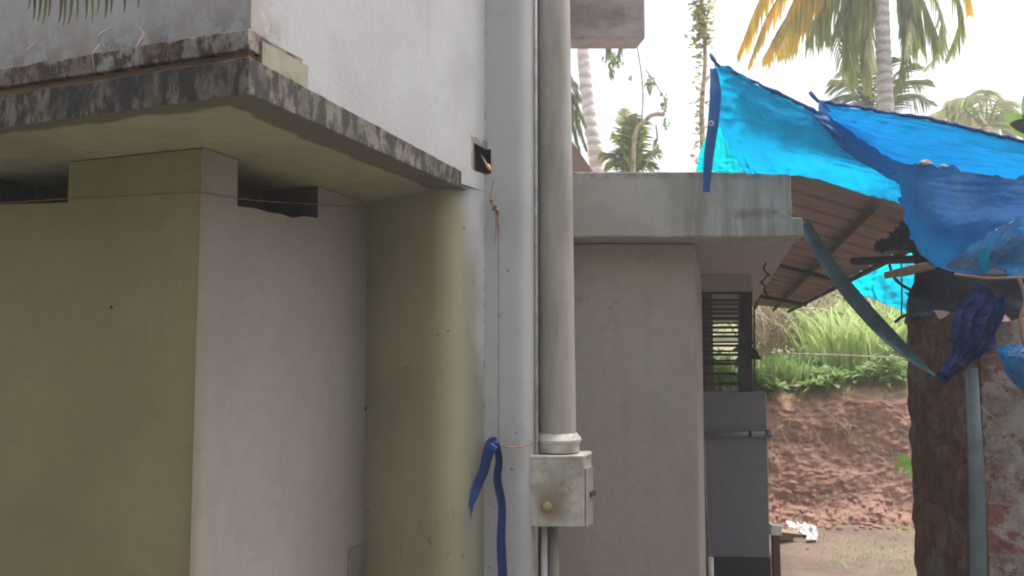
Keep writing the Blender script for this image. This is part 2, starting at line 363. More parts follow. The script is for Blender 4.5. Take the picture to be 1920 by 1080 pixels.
def hexa(a, b):
    """box from two quads of 4 points"""
    return orient(list(a) + list(b), [(0, 1, 2, 3), (7, 6, 5, 4), (0, 4, 5, 1), (1, 5, 6, 2), (2, 6, 7, 3), (3, 7, 4, 0)])
def tube(pts, r, n=8, closed=False, rf=None):
    pts = [V(p) for p in pts]; vs = []; fs = []; m = len(pts); prev = None
    for i, p in enumerate(pts):
        t = (pts[min(i + 1, m - 1)] - pts[max(i - 1, 0)]).normalized()
        up = V((0, 0, 1)) if abs(t.z) < .9 else V((1, 0, 0))
        s = t.cross(up).normalized() if prev is None else (prev - t * prev.dot(t)).normalized()
        prev = s; u = s.cross(t)
        rr = r[i] if isinstance(r, (list, tuple)) else r
        for k in range(n):
            a = k / n * math.tau; vs.append(p + (s * math.cos(a) + u * math.sin(a)) * rr)
    for i in range(m - 1):
        for k in range(n):
            fs.append((i * n + k, i * n + (k + 1) % n, (i + 1) * n + (k + 1) % n, (i + 1) * n + k))
    fs += [tuple(range(n))[::-1], tuple(range((m - 1) * n, m * n))]
    return vs, fs
def merge(*ms):
    vs = []; fs = []
    for v, f in ms:
        b = len(vs); vs += list(v); fs += [tuple(i + b for i in q) for q in f]
    return vs, fs
def cr(p, t):
    """catmull-rom through list of Vectors, t in 0..1"""
    n = len(p) - 1; x = min(max(t * n, 0), n - 1e-6); i = int(x); f = x - i
    a = p[i - 1] if i > 0 else p[i] * 2 - p[i + 1]; b = p[i]; c = p[i + 1]; d = p[i + 2] if i + 2 <= n else p[i + 1] * 2 - p[i]
    return .5 * ((2 * b) + (c - a) * f + (2 * a - 5 * b + 4 * c - d) * f * f + (3 * b - a - 3 * c + d) * f ** 3)
def curve(p, n): return [cr(p, i / (n - 1)) for i in range(n)]
def boxm(x0, x1, y0, y1, z0, z1):
    return prism([V((x0, y0, 0)), V((x1, y0, 0)), V((x1, y1, 0)), V((x0, y1, 0))], z0, z1)

# ============================================================ THE HOUSE
C1 = XY(P(368, 640, 2.6)); zs = P(378, 275, 2.6).z
S0 = PZ(466, 176, zs); SL = PZ(0, 240, zs)
K = XY(PZ(690, 380, zs))
S1 = PZ(852, 347, zs)
u = (XY(S1) - XY(S0)).normalized(); vdir = V((-u.y, u.x, 0))
AL = C1 + vdir * 3.5
hs_ = thing('house', (C1.x, C1.y, 0), 'old single storey house with cream and white lime washed walls and a stained concrete canopy', 'house')
NB = XY(P(848, 640, 3.12)); AR = XY(P(909, 640, 3.42)); DS = XY(P(470, 60, 2.27))
# DS..AR is the plane of the upper wall; put NB on it
NB = XY(onwall(850, 640, DS, AR)); 
# lower walls: cream side face and white return face
back = V((0, 1, 0))
th = .22
inn = C1 + (vdir * .0 + u * .0)
def wallpiece(name, a, b, z0, z1, t, mat, ext0=0., ext1=0., parent=hs_, seg=1):
    """wall whose outer face runs a -> b; thickness t to the left of that direction"""
    dr = (b - a).normalized(); n = V((-dr.y, dr.x, 0))
    vs, fs = prism([a, b, b + n * t + dr * ext1, a + n * t + dr * ext0], z0, z1)
    return mesh(name, vs, fs, mat, parent)
ztop = 4.4
# side wall (cream): runs from AL to C1 ; outer face looks at the camera
nA = u          # inward
dB = (K - C1).normalized(); nB = V((-dB.y, dB.x, 0))
# mitre point
mit = C1 + (nA * th + nB * th)
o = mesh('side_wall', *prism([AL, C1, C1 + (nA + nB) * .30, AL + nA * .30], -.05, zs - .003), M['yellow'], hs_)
a1, a2 = onwall(-60, 296, AL, C1), onwall(129, 292, AL, C1); b1, b2 = onwall(-60, 384, AL, C1), onwall(126, 379, AL, C1)
far = nA * .26; near = nA * -.05
cut(o, [hexa([a1 + near + V((0, 0, .2)), a2 + near + V((0, 0, .2)), b2 + near, b1 + near], [a1 + far + V((0, 0, .2)), a2 + far + V((0, 0, .2)), b2 + far, b1 + far])])
bevel(o, .004); o['label'] = 'cream yellow side wall with a vent opening'
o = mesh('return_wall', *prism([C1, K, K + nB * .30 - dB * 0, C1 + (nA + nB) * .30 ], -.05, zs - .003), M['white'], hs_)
q = [onwall(446, 240, C1, K), onwall(596, 250, C1, K), onwall(596, 409, C1, K), onwall(570, 405, C1, K), onwall(548, 409, C1, K), onwall(530, 402, C1, K), onwall(505, 398, C1, K), onwall(480, 391, C1, K), onwall(445, 387, C1, K)]
n = len(q); vs = [p - nB * .05 for p in q] + [p + nB * .24 for p in q]
cut(o, [orient(vs, [tuple(range(n)), tuple(range(n, 2 * n))] + [(i, (i + 1) % n, n + (i + 1) % n, n + i) for i in range(n)])])
o['label'] = 'white lime washed return wall with a rough vent hole'
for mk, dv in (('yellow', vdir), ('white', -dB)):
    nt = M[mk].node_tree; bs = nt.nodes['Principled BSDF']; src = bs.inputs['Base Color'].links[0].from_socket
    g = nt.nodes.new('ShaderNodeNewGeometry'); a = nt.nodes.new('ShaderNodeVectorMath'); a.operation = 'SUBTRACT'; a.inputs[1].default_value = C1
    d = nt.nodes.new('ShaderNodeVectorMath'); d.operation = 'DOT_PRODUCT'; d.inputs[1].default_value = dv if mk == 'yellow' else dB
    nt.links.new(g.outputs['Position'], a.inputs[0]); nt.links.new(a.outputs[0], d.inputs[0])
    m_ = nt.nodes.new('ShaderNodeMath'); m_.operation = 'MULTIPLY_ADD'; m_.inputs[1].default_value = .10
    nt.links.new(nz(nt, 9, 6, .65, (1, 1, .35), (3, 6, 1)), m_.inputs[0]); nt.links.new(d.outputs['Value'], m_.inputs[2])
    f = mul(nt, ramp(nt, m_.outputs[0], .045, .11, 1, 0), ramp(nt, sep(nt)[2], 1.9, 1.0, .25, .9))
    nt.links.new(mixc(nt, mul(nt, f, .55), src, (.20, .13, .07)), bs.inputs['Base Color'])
# recess wall, rounded nib, arris, rounded corner column
def arc(p0, pc, p1, n):            # quadratic bezier
    return [p0 * (1 - t) ** 2 + pc * 2 * t * (1 - t) + p1 * t * t for t in [i / n for i in range(n + 1)]]
k0 = NB + (K - NB).normalized() * .16; k1 = NB + (AR - NB) * .97
dC = (AR - NB).normalized()
colr = XY(P(1002, 640, 3.62))
curvep = [AR + V((.002, 0, 0)), AR + V((.06, .004, 0))] + arc(V((colr.x - .085, AR.y + .008, 0)), V((colr.x - .002, AR.y + .016, 0)), V((colr.x, AR.y + .15, 0)), 12)
foot = [K] + arc(k0, NB, k1, 8) + [AR] + curvep + [V((colr.x, 5.2, 0)), V((K.x, 5.2, 0))]
zseam = zs + .018
vs, fs = prism(foot, -.05, zseam)
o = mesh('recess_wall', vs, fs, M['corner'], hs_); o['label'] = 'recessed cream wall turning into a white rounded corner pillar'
def softshade(o, ang=30):
    me = o.data; me.polygons.foreach_set('use_smooth', [True] * len(me.polygons))
    bm = bmesh.new(); bm.from_mesh(me)
    for e in bm.edges:
        if len(e.link_faces) != 2 or e.calc_face_angle(0) > R(ang): e.smooth = False
    bm.to_mesh(me); bm.free()
softshade(o)
# upper wall with both faces
vU = vdir
DL = DS + vU * 3.6
vs, fs = prism([DL, DS, AR] + curvep + [V((colr.x, 5.2, 0)), V((DL.x, 5.2, 0))], zseam, ztop)
o = mesh('upper_wall', vs, fs, M['upper'], hs_)
h = [onwall(884, 268, DS, AR), onwall(905, 262, DS, AR)]
hz0 = onwall(890, 320, DS, AR).z; hz1 = onwall(890, 268, DS, AR).z
hl = XY(onwall(884, 300, DS, AR)); hr = V((AR.x + .026, AR.y - .03, 0)); inw = V((.0, 1, 0)) * .13
hp = [hl + V((.02, -.2, 0)) - V((.02, 0, 0)), hr + V((0, -.1, 0)), hr + inw + V((-.004, 0, 0)), hl + inw + V((.012, 0, 0))]
vs, fs = prism(hp, [hz0, hz0 + .004, hz0 + .004, hz0], [hz1, hz1 - .004, hz1 - .01, hz1])
cut(o, [(vs, fs)])
softshade(o)
# chipped plaster lip round the socket hole
def lump(c, r, seed, sq=(1, 1, 1), n=2, amp=.35):
    bm = bmesh.new(); bmesh.ops.create_icosphere(bm, subdivisions=n, radius=1)
    vs = []
    for v in bm.verts:
        k = 1 + amp * noise.noise(v.co * 1.7 + V((seed * 3.1, seed, 0)))
        vs.append(V(c) + V((v.co.x * sq[0], v.co.y * sq[1], v.co.z * sq[2])) * r * k)
    fs = [tuple(v.index for v in f.verts) for f in bm.faces]; bm.free(); return vs, fs
for mk in ('upper', 'corner'):
    nt = M[mk].node_tree; bs = nt.nodes['Principled BSDF']; src = bs.inputs['Base Color'].links[0].from_socket; sx_ = sep(nt)
    m1 = nt.nodes.new('ShaderNodeMath'); m1.operation = 'SUBTRACT'; m1.inputs[1].default_value = AR.x - .002; nt.links.new(sx_[0], m1.inputs[0])
    m2 = nt.nodes.new('ShaderNodeMath'); m2.operation = 'ABSOLUTE'; nt.links.new(m1.outputs[0], m2.inputs[0])
    m3_ = nt.nodes.new('ShaderNodeMath'); m3_.operation = 'MULTIPLY_ADD'; m3_.inputs[1].default_value = .022; nt.links.new(nz(nt, 24, 7, .8), m3_.inputs[0]); nt.links.new(m2.outputs[0], m3_.inputs[2])
    nt.links.new(mixc(nt, ramp(nt, m3_.outputs[0], .0095, .0135, .75, 0), src, (.15, .13, .11)), bs.inputs['Base Color'])
hc = onwall(899, 293, DS, AR)
mt_ = M['upper']; nt = mt_.node_tree; bs = nt.nodes['Principled BSDF']
g = nt.nodes.new('ShaderNodeNewGeometry'); a_ = nt.nodes.new('ShaderNodeVectorMath'); a_.operation = 'SUBTRACT'; a_.inputs[1].default_value = hc
ab = nt.nodes.new('ShaderNodeVectorMath'); ab.operation = 'ABSOLUTE'; sx = nt.nodes.new('ShaderNodeSeparateXYZ')
nt.links.new(g.outputs['Position'], a_.inputs[0]); nt.links.new(a_.outputs[0], ab.inputs[0]); nt.links.new(ab.outputs[0], sx.inputs[0])
mx_ = nt.nodes.new('ShaderNodeMath'); mx_.operation = 'MAXIMUM'
nt.links.new(mul(nt, sx.outputs[0], 2.2), mx_.inputs[0]); nt.links.new(sx.outputs[2], mx_.inputs[1])
ad = nt.nodes.new('ShaderNodeMath'); ad.operation = 'MULTIPLY_ADD'; ad.inputs[1].default_value = .07
nt.links.new(nz(nt, 22, 6, .75), ad.inputs[0]); nt.links.new(mx_.outputs[0], ad.inputs[2])
src = bs.inputs['Base Color'].links[0].from_socket
nt.links.new(mixc(nt, ramp(nt, ad.outputs[0], .098, .108, .85, 0), src, (.20, .15, .115)), bs.inputs['Base Color'])
# canopy slab
zt = P(460, 106, XY(S0).y).z; zt1 = P(855, 314, S1.y).z
out = [XY(SL) + (XY(SL) - XY(S0)).normalized() * 1.6, XY(S0), XY(S1) , XY(S1) + V((.04, .10, 0)), K + V((.12, .25, 0)), K + nB * .25, AL + nA * .3]
def rough_prism(poly, z0, z1, step=.03, amp=.004, freq=18, seed=0, ztf=None):
    pts = []; n = len(poly)
    for i in range(n):
        a, b = poly[i], poly[(i + 1) % n]; k = max(1, min(120, int((b - a).length / step)))
        for j in range(k):
            p = a.lerp(b, j / k)
            q_ = p + V((noise.noise(p * freq + V((seed, 0, 0))), noise.noise(p * freq + V((0, seed + 9, 0))), 0)) * amp
            pts.append(q_)
    za = [z0] * len(pts); zb = [(ztf(p) if ztf else z1) + noise.noise(p * freq + V((5, 3, seed))) * amp * 1.3 for p in pts]
    a = sum(pts[i].x * pts[(i + 1) % len(pts)].y - pts[(i + 1) % len(pts)].x * pts[i].y for i in range(len(pts)))
    if a < 0: pts.reverse(); za.reverse(); zb.reverse()
    return prism(pts, za, zb)
L01 = (XY(S1) - XY(S0)).length
vs, fs = rough_prism(out, zs, zt, .025, .0018, ztf=lambda p: zt + (zt1 - zt) * min(1.1, max(0, (p - XY(S0)).dot(u) / L01)))
mids = [1] + [0] * (len(fs) - 1)
o = mesh('canopy', vs, fs, [M['slab'], M['soffit']], hs_, mids=mids); bevel(o, .003, 2)
o['label'] = 'thin concrete canopy blackened by lichen'
can = o
# coping above (set back), its groove and cream return
back1 = .025; 
Fd = -vdir
mt_ = M['soffit']; nt = mt_.node_tree; bs = nt.nodes['Principled BSDF']
nsd = V((-u.y, u.x, 0)); 
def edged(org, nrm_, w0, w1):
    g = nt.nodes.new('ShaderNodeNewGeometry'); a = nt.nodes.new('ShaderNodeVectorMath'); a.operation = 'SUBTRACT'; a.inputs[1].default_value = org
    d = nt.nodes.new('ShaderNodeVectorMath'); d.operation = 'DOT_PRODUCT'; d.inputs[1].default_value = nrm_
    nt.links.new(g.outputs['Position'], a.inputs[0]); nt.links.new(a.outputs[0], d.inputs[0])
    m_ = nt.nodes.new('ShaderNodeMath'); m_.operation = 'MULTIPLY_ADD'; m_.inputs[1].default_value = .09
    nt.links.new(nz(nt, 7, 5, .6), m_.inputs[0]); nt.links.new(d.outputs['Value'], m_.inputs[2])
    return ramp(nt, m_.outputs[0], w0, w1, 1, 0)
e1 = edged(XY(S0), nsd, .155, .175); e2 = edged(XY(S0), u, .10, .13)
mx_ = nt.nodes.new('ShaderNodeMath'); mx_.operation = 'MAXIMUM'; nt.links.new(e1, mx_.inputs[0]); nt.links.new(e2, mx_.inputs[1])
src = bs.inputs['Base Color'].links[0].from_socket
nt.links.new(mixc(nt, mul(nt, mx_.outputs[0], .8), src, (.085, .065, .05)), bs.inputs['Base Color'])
cb = XY(S0) + u * .035 + vdir * .035
zc1 = P(446, 53, cb.y).z; zc0 = P(452, 92, cb.y).z
cl = cb + vdir * 3.5
vs, fs = rough_prism([cl, cb, cb + u * .24 + V((.0, 0, 0)), cb + u * .24 + vdir * .3, cl + u * .3], zc0, zc1, .03, .004, 16, 3)
o = mesh('coping', vs, fs, M['coping'], can); bevel(o, .003)
g0 = cb + u * .02 + vdir * .012
mesh('groove', *prism([cl + u * .02, g0, g0 + u * .215, g0 + u * .215 + vdir * .2, cl + u * .25], zt - .01, zc0 + .004), M['groove'], can)
r0 = cb + u * .05 + V((.003, 0, 0)) - vdir * .004
mesh('cream_band', *prism([r0, r0 + u * .205 , r0 + u * .205 + vdir * .1, r0 + vdir * .1], zt - .004, zc1 - .016), M['cream'], can)
ds_ = thing('dry_stem', XY(onwall(120, 90, XY(S0) + vdir, XY(S0))), 'thin pale dry stems bent over the mossy upper step of the canopy', 'dry stems')
for k_, (x0, y0, x1, y1, x2, y2) in enumerate([(178, 95, 182, 68, 208, 50), (176, 128, 174, 100, 186, 84), (258, 118, 256, 88, 268, 68), (262, 84, 270, 66, 262, 52), (60, 110, 52, 92, 66, 80)]):
    mesh('stem', *tube(curve([P(x0, y0, 2.15), P(x1, y1, 2.13), P(x2, y2, 2.16)], 14), .0011, 5), M['paletw'], ds_, True)
# eave block of the roof seen past the downpipe
e0, e1 = P(1040, 88, 4.3), P(1210, 72, 4.3)
vs, fs = rough_prism([XY(e0), XY(e1), XY(e1) + V((-.02, .16, 0)), XY(e0) + V((0, .16, 0))], e1.z, 4.2, .05, .008, 9, 1)
o = mesh('eave', vs, fs, M['eave'], hs_); bevel(o, .012, 2)

# porch wing
D1 = 3.9
bz0 = P(1290, 444, D1).z; bz1 = P(1290, 322, D1).z
bl = XY(P(1020, 560, D1)); br = XY(P(1484, 380, D1)); br2 = XY(P(1506, 430, D1)); zn = P(1490, 408, D1).z
vp = V(((1345 - 960) / FPX, 1, 0))
bk_ = V((.03, .22, 0))
fr = [V((bl.x, D1, bz0)), V((br2.x, D1, bz0)), V((br2.x, D1, zn)), V((br.x, D1, zn)), V((br.x, D1, bz1)), V((bl.x, D1, bz1))]
def dense(poly, st=.04):
    o_ = []
    for i in range(len(poly)):
        a, b = poly[i], poly[(i + 1) % len(poly)]; k = max(1, int((b - a).length / st))
        o_ += [a.lerp(b, t / k) for t in range(k)]
    return o_
fr = [p + V((noise.noise(p * 9), 0, noise.noise(p * 9 + V((3, 3, 3))))) * .004 for p in dense(fr)]
n = len(fr)
o = mesh('porch_beam', *orient(fr + [p + bk_ for p in fr], [tuple(range(n)), tuple(range(n, 2 * n))] + [(i, (i + 1) % n, n + (i + 1) % n, n + i) for i in range(n)]), M['beam'], hs_); bevel(o, .006)
q1, q2 = bl + V((0, .222, 0)), br2 + V((.03, .222, 0))
vs, fs = rough_prism([q1, q2, br2 + vp * 5.6, bl + V((0, 5.6, 0))], bz0 + .001, zn - .001, .08, .003, 8, 6)
o = mesh('porch_roof', vs, fs, [M['beam'], M['pinkceil']], hs_, mids=[1] + [0] * (len(fs) - 1)); bevel(o, .006)
D2 = 4.12
el = XY(P(1020, 640, D2)); er = XY(P(1305, 640, D2)); eb = er + vp * 1.75
o = mesh('porch_wall', *prism([el, er, eb, V((el.x, eb.y, 0))], -.05, bz0 - .002), [M['beige'], M['white']], hs_, mids=[0, 0, 0, 1, 1, 0]); bevel(o, .01, 3)
D3 = 5.8
hz = P(1370, 735, D3).z; hl0 = XY(P(1314, 800, D3)); hr0 = XY(P(1438, 800, D3)); sk = P(1380, 1046, D3).z
o = mesh('parapet', *prism([hl0, hr0, hr0 + V((.04, .14, 0)), hl0 + V((0, .14, 0))], sk + .001, hz), M['grey'], hs_); bevel(o, .008)
o['label'] = 'grey half wall under the porch grille'
o = mesh('skirting', *prism([hl0 + V((0, -.006, 0)), hr0 + V((.004, -.006, 0)), hr0 + V((.05, .146, 0)), hl0 + V((0, .146, 0))], -.05, sk), M['black'], hs_)
# lintel above the grille, inner post and far side of the porch
lz = P(1370, 546, D3).z
mesh('lintel', *prism([hl0 - V((.1, 0, 0)), XY(P(1412, 640, D3)), XY(P(1412, 640, D3)) + V((.03, .12, 0)), hl0 + V((-.1, .12, 0))], lz, bz0 - .002), M['pinkceil'], hs_)
D4 = 7.6
f0 = XY(P(1290, 640, D4)); f1 = XY(P(1398, 640, D4))
mesh('far_lintel', *boxm(f0.x, f1.x, D4, D4 + .12, P(1350, 602, D4).z, bz0 - .002), M['pinkceil'], hs_)
mesh('far_parapet', *boxm(f0.x, f1.x, D4, D4 + .12, -.05, P(1350, 735, D4).z), M['grey'], hs_)
mesh('inner_post', *boxm(P(1316, 640, 7.2).x, P(1337, 640, 7.2).x, 7.2, 7.3, -.05, bz0 - .002), M['brown'], hs_)
# grille window
win = bpy.data.objects.new('window_grille', None); win.location = V((hl0.x, D3 + .05, hz)) - V(hs_.location); win.parent = hs_; C.objects.link(win)
def bar(y, px0, px1, d, h=.012, name='bar', py2=None, mat='steel'):
    a = P(px0, y, d); b = P(px1, y if py2 is None else py2, d)
    vs, fs = hexa([a + V((0, 0, -h / 2)), b + V((0, 0, -h / 2)), b + V((0, 0, h / 2)), a + V((0, 0, h / 2))],
                  [a + V((0, .012, -h / 2)), b + V((0, .012, -h / 2)), b + V((0, .012, h / 2)), a + V((0, .012, h / 2))])
    mesh(name, vs, fs, M[mat], win)
dW = D3 + .05
def upright(px0, px1, y0, y1, d, t=.03, name='frame_post'):
    a, b = P(px0, y0, d), P(px1, y0, d); c, e = P(px1, y1, d), P(px0, y1, d)
    mesh(name, *hexa([a, b, c, e], [q + V((0, t, 0)) for q in (a, b, c, e)]), M['steel'], win)
bar(548, 1308, 1410, dW - .01, .022, 'frame_rail', 549)
upright(1309, 1315, 549, 735, dW, .02)
upright(1388, 1399, 556, 735, dW + .3, .04); upright(1387, 1411, 540, 735, dW, .05); upright(1413, 1416, 572, 735, dW + .1, .012)
for i, y in enumerate([563, 580, 597, 614, 631, 648, 665, 682, 701, 720]):
    bar(y, 1312, 1398, dW + .012, .019)
for i, y in enumerate([569, 586, 604, 622, 640, 657, 675]):
    bar(y + 1.5, 1312, 1390, 6.6, .017)
upright(1318, 1322, 556, 735, 6.6, .02)

kb_ = onwall(652, 1030, C1, K)
bevel(mesh('plaster_stub', *prism([XY(kb_) - nB * .012, XY(K) - nB * .012, XY(K) + nB * .01, XY(kb_) + nB * .01], -.05, kb_.z), M['cream'], hs_), .004)
# ============================================================ DOWNPIPE
dp = 3.6
pc = P(1044, 640, dp); pr = 35.5 / FPX * dp
pt = thing('drain_pipe', (pc.x, pc.y, 0), 'wide grimy off white drain pipe ending in a square junction box beside the rounded pillar', 'drain pipe')
zb = P(1044, 842, dp - .06).z
def lathe(cx, cy, prof, n=40):
    vs = []; fs = []
    for z, r in prof:
        for k in range(n):
            a = k / n * math.tau; vs.append(V((cx + math.cos(a) * r, cy + math.sin(a) * r, z)))
    for i in range(len(prof) - 1):
        for k in range(n): fs.append((i * n + k, i * n + (k + 1) % n, (i + 1) * n + (k + 1) % n, (i + 1) * n + k))
    fs += [tuple(range(n))[::-1], tuple(range((len(prof) - 1) * n, len(prof) * n))]
    return vs, fs
vs, fs = lathe(pc.x, pc.y, [(zb + .03, pr), (4.4, pr * .97)])
vs = [v - V(((v.z - zb) * .008, 0, 0)) for v in vs]
o = mesh('pipe', vs, fs, M['pipe'], pt); softshade(o)
o = mesh('collar', *lathe(pc.x, pc.y, [(zb - .015, pr + .013), (zb + .022, pr + .015), (zb + .026, pr + .021), (zb + .036, pr + .022), (zb + .046, pr + .016), (zb + .062, pr + .002)]), M['box'], pt); softshade(o)
# junction box (slightly rotated so that its right side shows)
bx0 = P(994, 900, dp - .13); bx1 = P(1094, 900, dp - .13); bx2 = P(1109, 900, dp - .02)
bzt = P(1040, 858, dp - .13).z; bzb = P(1040, 988, dp - .13).z
fp = [XY(bx0), XY(bx1), XY(bx2), XY(bx2) + V((0, .07, 0)), XY(bx0) + V((0, .2, 0))]
nt = M['box'].node_tree; bs = nt.nodes['Principled BSDF']; src = bs.inputs['Base Color'].links[0].from_socket
g = nt.nodes.new('ShaderNodeNewGeometry'); a = nt.nodes.new('ShaderNodeVectorMath'); a.operation = 'DISTANCE'; a.inputs[1].default_value = P(1033, 946, dp - .13)
nt.links.new(g.outputs['Position'], a.inputs[0])
m_ = nt.nodes.new('ShaderNodeMath'); m_.operation = 'MULTIPLY_ADD'; m_.inputs[1].default_value = .09; nt.links.new(nz(nt, 16, 6, .7), m_.inputs[0]); nt.links.new(a.outputs['Value'], m_.inputs[2])
nt.links.new(mixc(nt, ramp(nt, m_.outputs[0], .07, .15, .85, 0), src, (.19, .13, .07)), bs.inputs['Base Color'])
jb = mesh('junction_box', *prism(fp, bzb, bzt), M['box'], pt); bevel(jb, .005, 3)
fp2 = [p + (p - XY(pc)).normalized() * .004 for p in fp]
mesh('box_lid', *prism(fp2, bzt - .002, bzt + .006), M['box'], jb)
s0, s1 = XY(bx1), XY(bx2); sn = V(((s1 - s0).y, -(s1 - s0).x, 0)).normalized(); e_ = (s1 - s0)
dz0, dz1 = P(1100, 978, dp).z, P(1100, 872, dp).z
door = mesh('access_door', *prism([s0 + e_ * .12 + sn * .002, s0 + e_ * .98 + sn * .002, s0 + e_ * .98 + sn * .007, s0 + e_ * .12 + sn * .007], dz0, dz1), M['pipe'], jb)
zl = P(1100, 922, dp).z
mesh('latch', *prism([s0 + e_ * .55 + sn * .007, s0 + e_ * 1.08 + sn * .007, s0 + e_ * 1.08 + sn * .016, s0 + e_ * .55 + sn * .016], zl - .010, zl + .010), M['brown'], jb)
kb = P(1025, 950, dp - .13)
o = mesh('knob', *lump(kb + V((0, -.004, 0)), .021, 3, (1, .55, 1), 3, .12), plain('stained_plug', (.45, .34, .17), .7), jb, smooth=True)
# conduits
ct = thing('conduit_pipe', XY(P(1005, 600, 3.6)), 'thin white conduit running down between the pillar and the drain pipe', 'conduit')
cx = P(1005.5, 640, 3.53); mesh('tube', *tube([V((cx.x, cx.y, 4.4)), V((cx.x, cx.y, bzt - .05))], .0075, 12), M['conduit'], ct, True)
cx = P(1020, 1030, 3.57); mesh('lower_tube', *tube([V((cx.x, cx.y, bzb + .02)), V((cx.x, cx.y, 0))], .014, 14), M['conduit'], ct, True)
gp = XY(P(1036, 1030, 3.64)); o = mesh('shadow_band_pipe', *tube([V((gp.x, gp.y, bzb + .04)), V((gp.x, gp.y, 0))], .026, 16), M['pipe'], pt, True)  # extra tube put where a grey shadow band falls below the box

# ============================================================ STRINGS AND RIBBON
def string(name, pts, r, mat, label, cat='string', n=60, wob=.0012, parent=None, group=None):
    cp_ = curve([V(p) for p in pts], n)
    cp_ = [p + V((noise.noise(p * 30), noise.noise(p * 30 + V((5, 5, 5))), noise.noise(p * 30 + V((9, 2, 5))))) * wob for p in cp_]
    o = mesh(name, *tube(cp_, r, 6), mat, parent, True)
    if parent is None: tag(o, label, cat, group)
    return o
def onB(px, py, off=.004): return onwall(px, py, C1, K) - nB * off
def onA(px, py, off=.004): return onwall(px, py, AL, C1) - nA * off
string('wall_string', [onA(-40, 383), onA(120, 374), onA(260, 367), onA(370, 361), onB(378, 361), onB(445, 372), onB(520, 379, -.0), onB(600, 384), onB(686, 389)], .0016, M['twine'], 'rusty string stretched round the cream and white walls just under the canopy', n=160, wob=.002)
kn = thing('hanging_string', P(932, 390, AR.y - .03), 'dark red string with a frayed knot hanging down the white pillar from the socket hole', 'string')
dS = AR.y - .035
string('twine', [P(925, 338, dS), P(921, 362, dS), P(920, 380, dS), P(930, 395, dS), P(934, 420, dS), P(935, 600, dS), P(935, 832, dS)], .0014, M['wiretw'], '', parent=kn, n=120)
ms = [lump(P(px, py, dS), r, i, (1, 1, 1.2), 2, .6) for i, (px, py, r) in enumerate([(922, 376, .007), (928, 386, .010), (932, 394, .009), (926, 391, .008), (934, 400, .006)])]
for i in range(9):
    a = P(931 + random.uniform(-3, 3), 398, dS); b = P(934 + random.uniform(-6, 6), 425 + random.uniform(0, 40), dS)
    ms.append(tube([a, a.lerp(b, .5) + V((random.uniform(-.003, .003), 0, 0)), b], .0007, 4))
mesh('knot', *merge(*ms), M['twine'], kn, True)
string('tie_twine', [P(930, 833, dS), P(950, 838, dS - .03), P(975, 838, dS - .01), P(996, 829, dS + .05), P(1003, 824, dp - .08)], .0028, M['twine'], 'brown twine tying the ribbon string across the pillar to the drain pipe', n=40)
def ribbon(name, pts, widths, mat, n=40, parent=None, wdir=None, twist=None, curl=.15):
    """flat band through pts, widths in metres"""
    c = curve([V(p) for p in pts], n); vs = []; fs = []
    for i, p in enumerate(c):
        t = i / (n - 1); k = t * (len(widths) - 1); j = min(int(k), len(widths) - 2); wd = widths[j] + (widths[j + 1] - widths[j]) * (k - j)
        tg = (c[min(i + 1, n - 1)] - c[max(i - 1, 0)]).normalized()
        s = tg.cross(V((0, 1, 0))).normalized()
        a = (twist(t) if twist else 0)
        s = Matrix.Rotation(a, 3, tg) @ s; nn = tg.cross(s)
        for q_ in (-1, -.5, 0, .5, 1):
            vs.append(p + s * wd / 2 * q_ + nn * wd * curl * (q_ * q_ - .5) + nn * wd * .12 * noise.noise(V((q_ * 1.3, t * 9, 3))))
    for i in range(n - 1):
        for q_ in range(4): fs.append((i * 5 + q_, i * 5 + q_ + 1, (i + 1) * 5 + q_ + 1, (i + 1) * 5 + q_))
    return mesh(name, vs, fs, mat, parent, True)
rb = thing('blue_ribbon', P(932, 832, dS - .01), 'torn blue plastic ribbon tied on the pillar with a short and a long tail', 'ribbon')
pxm = dS / FPX
ribbon('short_tail', [P(934, 828, dS - .02), P(921, 836, dS - .045), P(908, 880, dS - .05), P(893, 918, dS - .05), P(884, 945, dS - .05), P(876, 969, dS - .05)], [.03, .055, .044, .036, .022, .032], M['ribbonl'], 46, rb, twist=lambda t: .5 * math.sin(t * 5))
ribbon('long_tail', [P(930, 829, dS - .022), P(936, 862, dS - .03), P(933, 900, dS - .028), P(941, 950, dS - .03), P(939, 1020, dS - .03), P(944, 1120, dS - .03), P(942, 1200, dS - .03)], [.026, .030, .034, .031, .038, .037, .036], M['ribbon'], 60, rb, twist=lambda t: .35 * math.sin(t * 7))
mesh('knot', *lump(P(929, 832, dS - .028), .012, 5, (1.3, .7, .9), 2, .4), M['ribbonl'], rb, True)
# snapped cable in the socket hole
cb_ = thing('cable_stub', P(905, 300, AR.y + .02), 'grey cable stub with a yellow tip poking out of the square hole', 'cable')
mesh('cable', *tube(curve([P(900, 285, AR.y + .07), P(905, 296, AR.y), P(912, 308, AR.y - .04), P(916, 313, AR.y - .05)], 14), .0045, 8), M['rock'], cb_, True)
mesh('tip', *tube([P(914, 310, AR.y - .045), P(920, 319, AR.y - .055)], [.009, .006], 8), M['yellowtip'], cb_, True)
# little nails and a bracket
def nail(px, py, fn, lab, r=.006):
    o = mesh('nail', *lump(fn(px, py, .004), r, px, (1, .8, 1.2), 2, .2), M['timber']); tag(o, lab, 'nail'); return o
nail(210, 576, onA, 'dark nail in the middle of the cream side wall', .004)
nail(684, 766, onB, 'dark nail stump in the inner corner beside the recess wall', .006)
nail(413, 284, onB, 'reddish nail stump on the white wall right under the canopy', .004)

